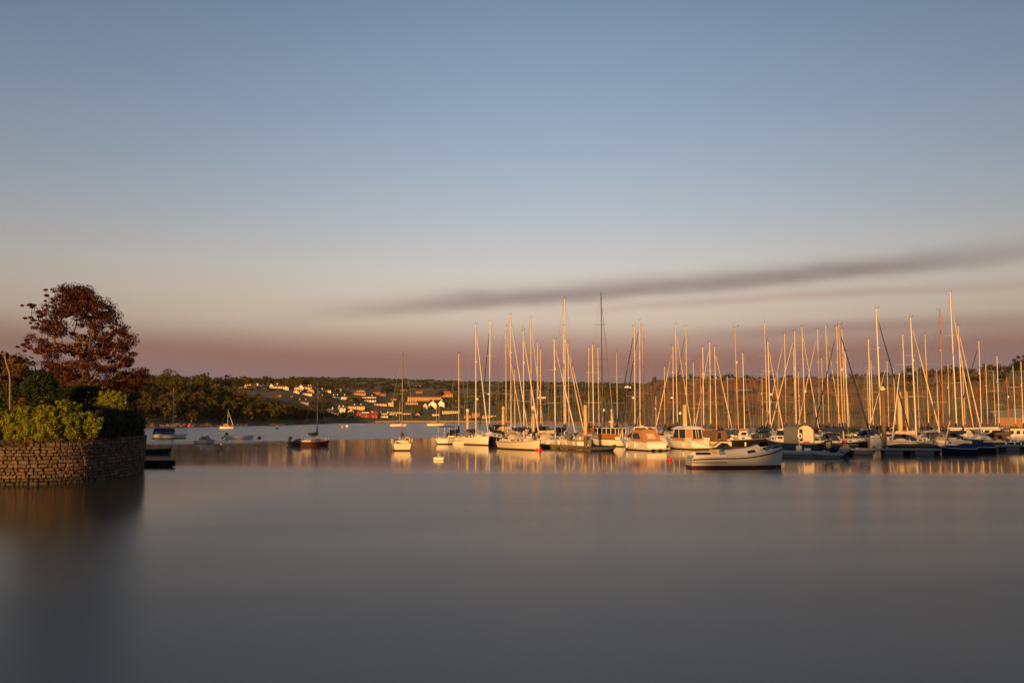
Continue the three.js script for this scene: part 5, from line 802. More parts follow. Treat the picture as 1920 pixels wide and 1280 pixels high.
{ // low open launch with black hood and white round window
  const t = boat('open_launch', 'launch with arched black hood and round cream liferaft case on its stern', 'motor boat', 1415, 838, 150), L = 7, B = 2.5;
  const H = hullShape({ L, B, fm: 1.0, fs: 0.95, fb: 1.45, tr: 0.85, rake: 0.8 }); plainHull(t, H, { hull: M.offwhite, rail: M.black });
  mesh('hood', [grid(3, 12, (u, v) => { const th = Math.PI * (1 - v); return [lerp(-2.0, 0.3, u), 1.1 + 1.15 * Math.sin(th) * (1 - 0.3 * u), Math.cos(th) * 1.15]; })], M.canvas_black, t);
  mesh('liferaft_case', new THREE.CylinderGeometry(0.42, 0.42, 0.5, 16).rotateZ(Math.PI / 2).rotateX(0.2).translate(-2.9, 1.35, -0.3), M.cream, t);
  mesh('transom_box', [rbox(-3.1, 1.05, 0.3, 0.8, 0.35, 1.8, 0.08)], M.cream, t);
}
// small runabouts moored behind the weedy pontoon
[[1033, 836, 105, 6.6, 2.4, 'offwhite', 'canvas_grey', 'white runabout with grey hood behind the left part of the weedy pontoon'], [1068, 838, 112, 6.2, 2.3, 'palegrey', 'canvas_grey', 'grey runabout with dark arched hood behind the weedy pontoon'], [1088, 839, 96, 5, 2.1, 'white', null, 'small white boat with orange box on its stern beside the weathered pile'],
  [1418, 829, 66, 6.2, 2.4, 'navy', 'canvas_black', 'navy runabout with black hood just behind the open launch'], [1552, 836, 108, 6, 2.3, 'black', 'canvas_black', 'black runabout under a black hood between houseboat and blue work boat'], [1612, 832, 70, 6.4, 2.4, 'palegrey', 'canvas_navy', 'pale runabout with navy hood behind the black-hulled yacht'], [1632, 826, 112, 6.4, 2.4, 'navy', 'canvas_blue', 'navy runabout with blue hood left of the thick brown pile'],
  [1682, 836, 74, 6, 2.3, 'black', 'canvas_navy', 'black runabout with navy hood behind the slanting dinghy mast'], [1742, 834, 112, 6.2, 2.4, 'redhull', 'canvas_black', 'dark red runabout with black hood behind the brown tent cover'], [1772, 828, 66, 6.6, 2.4, 'navy', 'canvas_red', 'navy runabout with dark red hood left of the white cruisers'], [1828, 829, 110, 6.2, 2.3, 'offwhite', 'canvas_black', 'off-white runabout with black hood between the two white cruisers'], [1884, 826, 72, 6.4, 2.4, 'navy', 'canvas_brown', 'navy runabout with brown hood behind the reddish mast'], [1366, 829, 112, 6.2, 2.4, 'offwhite', 'canvas_brown', 'off-white runabout with brown hood behind the motor sailer'], [1216, 832, 108, 6, 2.3, 'navy', 'canvas_brown', 'navy runabout with brown hood hidden between the two front cruisers']].forEach(([px, py, psi, L, B, hull, hood, label]) => {
  const t = boat('runabout', label, 'motor boat', px, py - 1.5, psi), H = hullShape({ L, B, fm: 1.0, fs: 0.92, fb: 1.35, tr: 0.9, rake: 1.1 }); plainHull(t, H, { hull: M[hull], rail: M.grey });
  const c = { x0: -0.4, x1: 2, h: 0.5, w0: 1.7, w1: 0.9, slopeF: 0.7, base: (x) => H.top(clamp(x / L + 0.5)) - 0.05 }; mesh('foredeck_cabin', [cabinGeo(c), ...cabinEnds(c)], M.offwhite, t); each('cabin_window', sideWindows(c, [[0, 1.1]], 0.16, 0.36), M.window, t);
  if (hood) mesh('hood', grid(3, 12, (u, v) => { const th = Math.PI * (1 - v); return [lerp(-2.4, -0.2, u), 1.0 + 1.0 * Math.sin(th) ** 0.8, Math.cos(th) * B * 0.44]; }), M[hood], t);
  else { mesh('stern_box', [rbox(-L / 2 + 0.4, 1.35, 0.2, 0.6, 0.62, 0.9, 0.12, 3)], M.orange, t); mesh('box_hatch', rbox(-L / 2 + 0.09, 1.35, 0.2, 0.03, 0.26, 0.24, 0.01), M.black, t); }
  each('swim_ladder', [0.3, 0.6].map((z) => rod(V(-L / 2 - 0.05, 0.2, z), V(-L / 2 - 0.02, 1.1, z), 0.025)), M.steel, t);
  if (hood) addOutboard(t, -L / 2 - 0.05, 0.95, -0.3, 1.0, M.outboard_grey);
});
// white hard-top cruisers at the right
[[1797, 836, 128, 9, 'left of two white hard-top cruisers behind the blue-covered dinghies'], [1856, 834, 126, 9.6, 'right-hand white hard-top cruiser above the teal hull']].forEach(([px, py, psi, L, label], i) => {
  const t = boat('motor_cruiser', label, 'motor boat', px, py - 4, psi), B = 3.2, H = hullShape({ L, B, fm: 1.25, fs: 1.15, fb: 1.7, tr: 0.92, rake: 1.4 }); plainHull(t, H, { rail: M.grey });
  const c = { x0: -2.4, x1: 1.8, h: 1.15, w0: 2.6, w1: 2.0, slopeF: 1.0, slopeA: 0.1, tum: 0.18, base: () => 1.25 }; mesh('deck_cabin', [cabinGeo(c), ...cabinEnds(c)], M.white, t);
  each('cabin_window', sideWindows(c, [[-2.1, -0.9], [-0.7, 0.4], [0.5, 1.2]], 0.5, 0.98), M.window, t);
  mesh('hard_top', [rbox(-0.9, 2.6, 0, 4.2, 0.3, 2.6, 0.14, 3)], M.white, t);
  pane(t, [V(-2.46, 1.75, 1.0), V(-2.46, 1.75, -0.2), V(-2.4, 2.3, -0.2), V(-2.4, 2.3, 0.95)], M.window);
  mesh('guard_rail', [1, -1].map((k) => tube(sheerLine(H, k * 0.93, 0.55, 0.05, 0.98, 8), 0.022, 16, 4)).concat([0.1, 0.3, 0.5, 0.7, 0.9].flatMap((s) => [1, -1].map((k) => rod(V(H.X(s, H.top(s)), H.top(s), k * H.hb(s) * 0.93), V(H.X(s, H.top(s)), H.top(s) + 0.55, k * H.hb(s) * 0.93), 0.016)))), M.steel, t);
  mesh('stern_canvas', grid(4, 8, (u, v) => { const z = v * 2 - 1; return [lerp(-4.1, -2.5, u), lerp(1.6, 2.5, u ** 0.6) + 0.08 * (1 - z * z), z * 1.25]; }), M[i ? 'canvas_black' : 'canvas_grey'], t);
});
{ // teal hull yacht without mast in view
  const t = boat('motor_sailer', 'dark teal hull with black sprayhood lying along the right pontoon', 'motor boat', 1856, 839, 172), L = 9, B = 3, H = hullShape({ L, B, fm: 1.2, fs: 1.2, fb: 1.55, tr: 0.82, rake: 1.0 }); plainHull(t, H, { hull: M.tealhull, rail: M.white });
  const c = { x0: -1.2, x1: 2.2, h: 0.45, w0: 2, w1: 1.2, slopeF: 0.5, base: (x) => H.top(clamp(x / L + 0.5)) - 0.05 }; mesh('coachroof', [cabinGeo(c), ...cabinEnds(c)], M.offwhite, t); each('cabin_window', sideWindows(c, [[-0.9, 0.2], [0.5, 1.4]], 0.14, 0.32), M.window, t);
  mesh('sprayhood', hoodGeo(-1.9, 0.2, 2.1, 1.45, 1.1), M.canvas_black, t); each('cockpit_coaming', [box(-2.9, 1.35, 1.0, 2, 0.3, 0.14), box(-2.9, 1.35, -1.0, 2, 0.3, 0.14)], M.offwhite, t);
}
{ // wheelhouse ferry at the right edge
  const t = boat('passenger_launch', 'white passenger launch with arched saloon windows at the right edge', 'motor boat', 1912, 834, 176), L = 9.5, B = 3.2, H = hullShape({ L, B, fm: 1.15, fs: 1.1, fb: 1.7, tr: 0.85, rake: 0.8 }); plainHull(t, H, { hull: M.palegrey, rail: M.yellow });
  const c = { x0: -3, x1: 2.4, h: 1.45, w0: 2.5, w1: 2.2, slopeF: 0.4, slopeA: 0, tum: 0.08, base: () => 1.15 }; mesh('saloon', [cabinGeo(c), ...cabinEnds(c)], M.offwhite, t);
  for (let k = 0; k < 5; k++) each('saloon_window', sideWindows(c, [[-2.7 + k * 0.98, -2.0 + k * 0.98]], 0.6, 1.15), M.window, t);
  mesh('saloon_roof', rbox(-0.35, 2.72, 0, 5.8, 0.1, 2.7, 0.05), M.canvas_brown, t);
  each('bulwark', [tube(sheerLine(H, 0.98, 0.2, 0, 1, 8), 0.06, 16, 5), tube(sheerLine(H, -0.98, 0.2, 0, 1, 8), 0.06, 16, 5)], M.white, t);
}
// dinghies lying on and beside the right pontoon
dinghy('sailing_dinghy', 'black-sided sailing dinghy under a brown tent cover', 1712, 850, 176, 6.0, 2.1, { cat: 'dinghy', hull: 'black', cover: 'canvas_brown', ridge: 0.42, fb: 0.85, bow: 1.15, rail: 'black', rake: 0.05, tr: 0.85, group: 'covered dinghies along the right pontoon' });
dinghy('sailing_dinghy', 'dark blue dinghy with bright blue transom under a blue cover', 1797, 851, 158, 4.2, 1.75, { extra: (t, H) => mesh('transom_panel', grid(4, 4, (u, v) => { const y = lerp(H.top(0) - 0.08, 0, v); return [H.X(0, y) - 0.012, y, lerp(1, -1, u) * H.half(0, y) * 0.96]; }, true), M.skyblue, t), hull: 'navy', cover: 'canvas_blue', ridge: 0.5, fb: 0.65, rail: 'white', tr: 0.85, group: 'covered dinghies along the right pontoon' });
dinghy('sailing_dinghy', 'black dinghy with white gunwale under a peaked blue cover', 1829, 848, 164, 4.6, 1.8, { hull: 'black', cover: 'canvas_blue', ridge: 0.6, fb: 0.65, rail: 'white', tr: 0.85, group: 'covered dinghies along the right pontoon' });
{ const mk = (label, a, b, r) => { const t = thing('dinghy_spar', label, 'spar', a); mesh('spar', rod(V(0, 0, 0), b.clone().sub(a), r, r * 0.8, 7), M.alloy_white, t); mesh('halyard', rod(V(0.12, 0, 0), b.clone().sub(a).add(V(0, -0.3, 0)), 0.015, 0.015, 4), M.rope, t); };
  mk('bright slanting dinghy mast left of the brown tent cover', at(1673, 828, 112), at(1687, 700, 114), 0.085); mk('short slanting spar at the right end of the brown tent cover', at(1772, 838, 106), at(1780, 795, 107), 0.075); }

// pontoons
function pontoon(label, a, b, w, o = {}) {                             // from pixel a to pixel b along the near edge, on the water
  const A = V(xAt(a[0], 0, waterD(a[1])), 0, -waterD(a[1])), Bp = V(xAt(b[0], 0, waterD(b[1])), 0, -waterD(b[1])), d = Bp.clone().sub(A), L = d.length();
  const t = thing('pontoon', label, 'pontoon', A, Math.atan2(-d.z, d.x)), h = o.h || 0.5, n = Math.max(2, Math.round(L / 3.2));
  mesh('deck', [box(L / 2, h, -w / 2, L, 0.1, w)], M[o.deck || 'driftwood'], t);
  mesh('edge_beam', [box(L / 2, h - 0.03, 0.05, L, 0.2, 0.1), box(L / 2, h - 0.03, -w - 0.05, L, 0.2, 0.1)], M[o.beam || 'driftwood'], t);
  for (let i = 0; i < n; i++) mesh('float', rbox((i + 0.5) * L / n, h - 0.38, -w / 2, L / n * 0.62, 0.62, w * 0.92, 0.05), M[o.float || 'canvas_grey'], t);
  if (o.weed) { const R = rng(4), g = []; for (let i = 0; i < 90; i++) g.push(rbox(R() * L, 0.1 + R() * 0.3, 0.12, 0.12 + R() * 0.35, 0.08 + R() * 0.1, 0.1 + R() * 0.1, 0.03, 1)); tag(mesh('weed', g, M.leaf_weed, t), null, null, null, 'stuff'); }
  each('cleat', [...Array(n).keys()].flatMap((i) => [box((i + 0.3) * L / n, h + 0.1, -0.15, 0.3, 0.06, 0.07), box((i + 0.3) * L / n, h + 0.07, -0.15, 0.1, 0.1, 0.06)]), M.steel, t); return t;
}
std('leaf_weed', 0.12, 0.075, 0.03, 0.9);
pontoon('weedy low pontoon lit orange beside the red buoy', [1010, 839], [1112, 845], 1.6, { weed: true, h: 0.42, deck: 'driftwood', beam: 'driftwood' });
pontoon('long dark pontoon walkway at the right with grey floats', [1592, 853], [1764, 854], 2.0, { beam: 'grey', float: 'canvas_grey', h: 0.7 });
pontoon('pontoon at the far right carrying on behind the blue dinghies', [1842, 846], [1960, 845], 1.9, { beam: 'grey', float: 'canvas_grey', h: 0.7 });
pontoon('finger pontoon between the two front cruisers', [1242, 841], [1258, 841], 9, { h: 0.45 });
{ // plank steps on the dark pontoon
  const d = 108, t = thing('boarding_steps', 'grey plank boarding steps standing on the dark pontoon by the brown pile', 'steps', V(xAt(1645, 0.8, d), 0.8, -d)); 
  for (let k = 0; k < 4; k++) mesh('plank', rbox(0, 0.28 + k * 0.31, -0.1 - k * 0.12, 1.5 - k * 0.12, 0.26, 0.05, 0.01, 1), M.palegrey, t);
  mesh('side_frame', [box(-0.78, 0.6, -0.4, 0.06, 1.2, 0.7), box(0.78, 0.6, -0.4, 0.06, 1.2, 0.7)], M.grey, t);
}
// piles
function pile(label, px, topY, botPy, r, o = {}) {
  const d = o.d || waterD(botPy), top = hAt(topY, d), t = thing('mooring_pile', label, 'pile', V(xAt(px, top, d), -1, -d)), h = top + 1;
  mesh('shaft', [new THREE.CylinderGeometry(r * 0.96, r, h - 3.1, 14).translate(0, 3.1 + (h - 3.1) / 2 - 0.15, 0)], M[o.mat || 'pile_pale'], t);
  mesh('wet_band', new THREE.CylinderGeometry(r * 0.97, r, 3.1, 14).translate(0, 1.5, 0), M[o.wet || 'pile_wet'], t);
  if (o.cap) mesh('cap', [new THREE.CylinderGeometry(r * 0.35, r * 1.18, 0.34, 14).translate(0, h + 0.02, 0), new THREE.CylinderGeometry(r * 1.18, r * 1.18, 0.16, 14).translate(0, h - 0.2, 0)], M[o.cap], t);
  if (o.band) mesh('band', new THREE.CylinderGeometry(r * 1.04, r * 1.04, 0.5, 14).translate(0, h - 0.75, 0), M[o.band], t);
}
std('pile_pale', 1, 1, 1, 0.8, { map: weather, bumpMap: coarse, bumpScale: 0.02 }); M.pile_pale.color = C(0.62, 0.47, 0.27); std('pile_wet', 0.12, 0.07, 0.03, 0.7); std('pile_brown', 1, 1, 1, 0.85, { map: weather }); M.pile_brown.color = C(0.2, 0.12, 0.06); std('pile_dark', 0.03, 0.03, 0.032, 0.6);
pile('first pale mooring pile with white cap at the left end', 876.5, 768, 0, 0.24, { d: 150, cap: 'white' });
pile('pale pile with rounded top left of the cream yacht', 943.5, 763, 832, 0.26, { cap: 'pile_pale' });
pile('pale pile with white cone cap over the cream yacht bow', 1000.5, 763, 0, 0.28, { d: 132, cap: 'white', band: 'pile_wet' });
pile('tall weathered pile at the right of the weedy pontoon', 1097.5, 757, 844, 0.26, {});
pile('dark pile with white band and blue-black cap behind the cabin boat', 1132, 768, 0, 0.32, { d: 180, mat: 'pile_dark', cap: 'white' });
pile('pale capped pile right of the dark banded one', 1147.5, 768, 0, 0.26, { d: 170, cap: 'cream' });
pile('dark banded pile behind the hard-topped cruiser', 1275.5, 768, 0, 0.3, { d: 190, mat: 'pile_dark', band: 'white' });
pile('stout pale pile standing over the hard-topped cruiser roof', 1284, 757, 0, 0.36, { d: 134 });
pile('thick brown pile with pale domed cap on the dark pontoon', 1655, 727, 838, 0.3, { d: 112, mat: 'pile_brown', cap: 'cream' });
pile('slim golden pile beyond the brown-covered dinghy', 1700, 735, 0, 0.26, { d: 170, cap: 'pile_pale' });
pile('pale broad pile behind the slanting dinghy mast', 1686, 733, 0, 0.42, { d: 155, mat: 'pile_pale' });
// buoys
function buoy(label, px, py, r, mat, o = {}) { const t = boat('mooring_buoy', label, 'buoy', px, py, 0, o.group); mesh('float', [o.cone ? new THREE.ConeGeometry(r, r * 2.2, 12).translate(0, r * 0.9, 0) : ball(0, r * 0.55, 0, r, r * 0.95, r, 14, 10), ...(o.cone ? [ball(0, 0, 0, r, r * 0.5)] : [])], M[mat], t); mesh('ring', new THREE.TorusGeometry(r * 0.22, r * 0.06, 5, 10).translate(0, r * (o.cone ? 2.1 : 1.62), 0), M.steel, t); return t; }
buoy('big red pear buoy hanging at the bow of the cream yacht', 1010, 844, 0.56, 'red', { cone: true });
buoy('red buoy awash left of the passing white launch', 1256, 863, 0.22, 'red');
buoy('dark conical buoy off the end of the stone wall', 414, 842, 0.3, 'black', { cone: true });
buoy('red buoy close under the wooded far bank', 354.5, 800.5, 0.9, 'red');
buoy('red buoy beside the grey inflatable boat', 571, 834, 0.4, 'red');
buoy('red buoy right of the low white dinghy', 486, 823, 0.4, 'red');
buoy('orange buoy left of the white ball off the village', 642, 802.5, 0.7, 'orange'); buoy('white ball buoy off the village shore', 650.5, 800.5, 0.8, 'white');
buoy('dark little buoy right of the far white yachts', 519, 804, 0.6, 'black');
{ const t = boat('mooring_float', 'small pale flat float alone right of the cream moored yacht', 'float', 823, 862, 0); mesh('float', rbox(0, 0.14, 0, 1.1, 0.32, 1.0, 0.12, 3), M.cream, t); mesh('mooring_ring', new THREE.TorusGeometry(0.12, 0.03, 5, 10).translate(0, 0.5, 0), M.steel, t); }
// ------------------------------------------------------------------ the village across the water
std('wall_white', 0.72, 0.66, 0.54, 0.85); std('wall_cream', 0.62, 0.5, 0.32, 0.85); std('wall_ochre', 0.5, 0.3, 0.14, 0.85); std('wall_red', 0.3, 0.03, 0.025, 0.85); std('wall_pink', 0.36, 0.2, 0.14, 0.85); std('wall_grey', 0.28, 0.27, 0.27, 0.85); std('wall_stone', 0.24, 0.17, 0.11, 0.9);
std('roof_slate', 0.045, 0.035, 0.035, 0.75); std('roof_brown', 0.09, 0.045, 0.03, 0.85); std('roof_red', 0.34, 0.1, 0.045, 0.85); std('roof_grey', 0.16, 0.14, 0.14, 0.8); std('glass_dark', 0.03, 0.03, 0.035, 0.15); std('trim', 0.75, 0.72, 0.64, 0.6);
function house(o) {
  const p = ground(o.px, o.py), D = -p.z, m = D / F, w = o.w * m, h = o.h * m, rh = (o.rh ?? o.h * 0.6) * m, dp = o.dp || Math.min(w * 0.8, 9), turn = Math.atan2(-p.x, D) + (o.turn || 0);
  const t = thing(o.name || 'village_house', o.label, o.cat || 'house', V(p.x, p.y - 0.1, p.z), turn, o.group), wm = M['wall_' + (o.wall || 'white')], rm = M['roof_' + (o.roof || 'slate')], ov = 0.35, zf = dp / 2, R = rng(Math.round(o.px * 7 + o.py));
  t.position.add(V(-Math.sin(turn) * zf, 0, -Math.cos(turn) * zf));
  mesh('wall', [box(0, h / 2 - 1.2, 0, w, h + 2.4, dp), ...(o.type === 'gable' ? [prism([[-w / 2, h], [w / 2, h], [0, h + rh]], dp)] : o.type === 'hip' || o.type === 'flat' ? [] : [prism([[-dp / 2, h], [dp / 2, h], [0, h + rh]], w, 'x')])], wm, t);
  const th = 0.22, roof = [];
  if (o.type === 'gable') for (const s of [1, -1]) roof.push(prism([[0, h + rh], [s * (w / 2 + ov), h - ov * rh / (w / 2)], [s * (w / 2 + ov), h - ov * rh / (w / 2) + th], [0, h + rh + th * 1.3]], dp + 0.6));
  else if (o.type === 'flat') roof.push(box(0, h + rh / 2, 0, w + 0.6, Math.max(rh, 0.3), dp + 0.6));
  else if (o.type === 'hip') roof.push(poly([[-w / 2 - ov, h, zf + ov], [w / 2 + ov, h, zf + ov], [w / 2 + ov, h, -zf - ov], [-w / 2 - ov, h, -zf - ov], [-w / 2 + dp * 0.5, h + rh, 0], [w / 2 - dp * 0.5, h + rh, 0]], [[0, 1, 5, 4], [1, 2, 5], [2, 3, 4, 5], [3, 0, 4], [3, 2, 1, 0]]));
  else for (const s of [1, -1]) roof.push(prism([[0, h + rh], [s * (dp / 2 + ov), h - ov * rh / (dp / 2)], [s * (dp / 2 + ov), h - ov * rh / (dp / 2) + th], [0, h + rh + th * 1.3]], w + 0.5, 'x'));
  const rf = mesh('roof', roof, rm, t);
  for (const k of o.chim || []) { const c = mesh('chimney', [box(k * w / 2, h + rh + (o.type === 'gable' ? 0.3 - Math.abs(k) * rh : 0.4), o.type === 'gable' ? -dp * 0.3 : 0, 1.1, 2.2, 0.8)], wm, rf); mesh('chimney_pot', [-0.25, 0.25].map((q) => new THREE.CylinderGeometry(0.14, 0.17, 0.6, 6).translate(k * w / 2 + q, h + rh + 1.8 - (o.type === 'gable' ? 0.1 + Math.abs(k) * rh : 0), o.type === 'gable' ? -dp * 0.3 : 0)), M.roof_red, c); }
  const [nc, nr] = o.win || [Math.max(2, Math.round(w / 3.4)), h > 5 ? 2 : 1], ww = Math.min(1.25, w / nc * 0.45), wh = Math.min(1.35, h / nr * 0.5);
  for (let r = 0; r < nr; r++) for (let k = 0; k < nc; k++) {
    const x = ((k + 0.5) / nc - 0.5) * w * 0.94, y = h * (r + 0.55) / nr, door = r === 0 && k === Math.floor(nc / 2) && !o.noDoor;
    if (door) { mesh('door', box(x, 1.05, zf + 0.02, 1.0, 2.1, 0.1), M.wood, t); continue; }
    const f = mesh('window', box(x, y, zf + 0.02, ww, wh, 0.08), M.glass_dark, t); if (o.frames) mesh('sill', box(x, y - wh / 2 - 0.07, zf + 0.08, ww + 0.3, 0.12, 0.2), M.trim, f);
  }
  if (o.type === 'gable' && rh > 3) mesh('window', box(0, h + rh * 0.3, zf + 0.02, ww, wh, 0.08), M.glass_dark, t);
  for (let k = 0; k < (o.dormers || 0); k++) {
    const x = ((k + 0.5) / o.dormers - 0.5) * w * 0.86, y = h + rh * 0.34, z = zf * 0.66 + 0.2, d = mesh('dormer', [box(x, y + 0.25, z - 0.8, 1.7, 1.5, 2.2), prism([[-1.05, 0], [1.05, 0], [0, 0.8]], 2.4).translate(x, y + 1, z - 0.8)], M.wall_white, rf);
    mesh('dormer_window', box(x, y + 0.3, z + 0.31, 1.0, 0.9, 0.06), M.glass_dark, d);
  }
  if (o.extra) o.extra(t, { w, h, rh, dp, zf, m });
  return t;
}
const RIDGE = 'pale houses along the ridge above the wood', HILL = 'houses stepping down the village hill', SHORE = 'houses along the village shore';
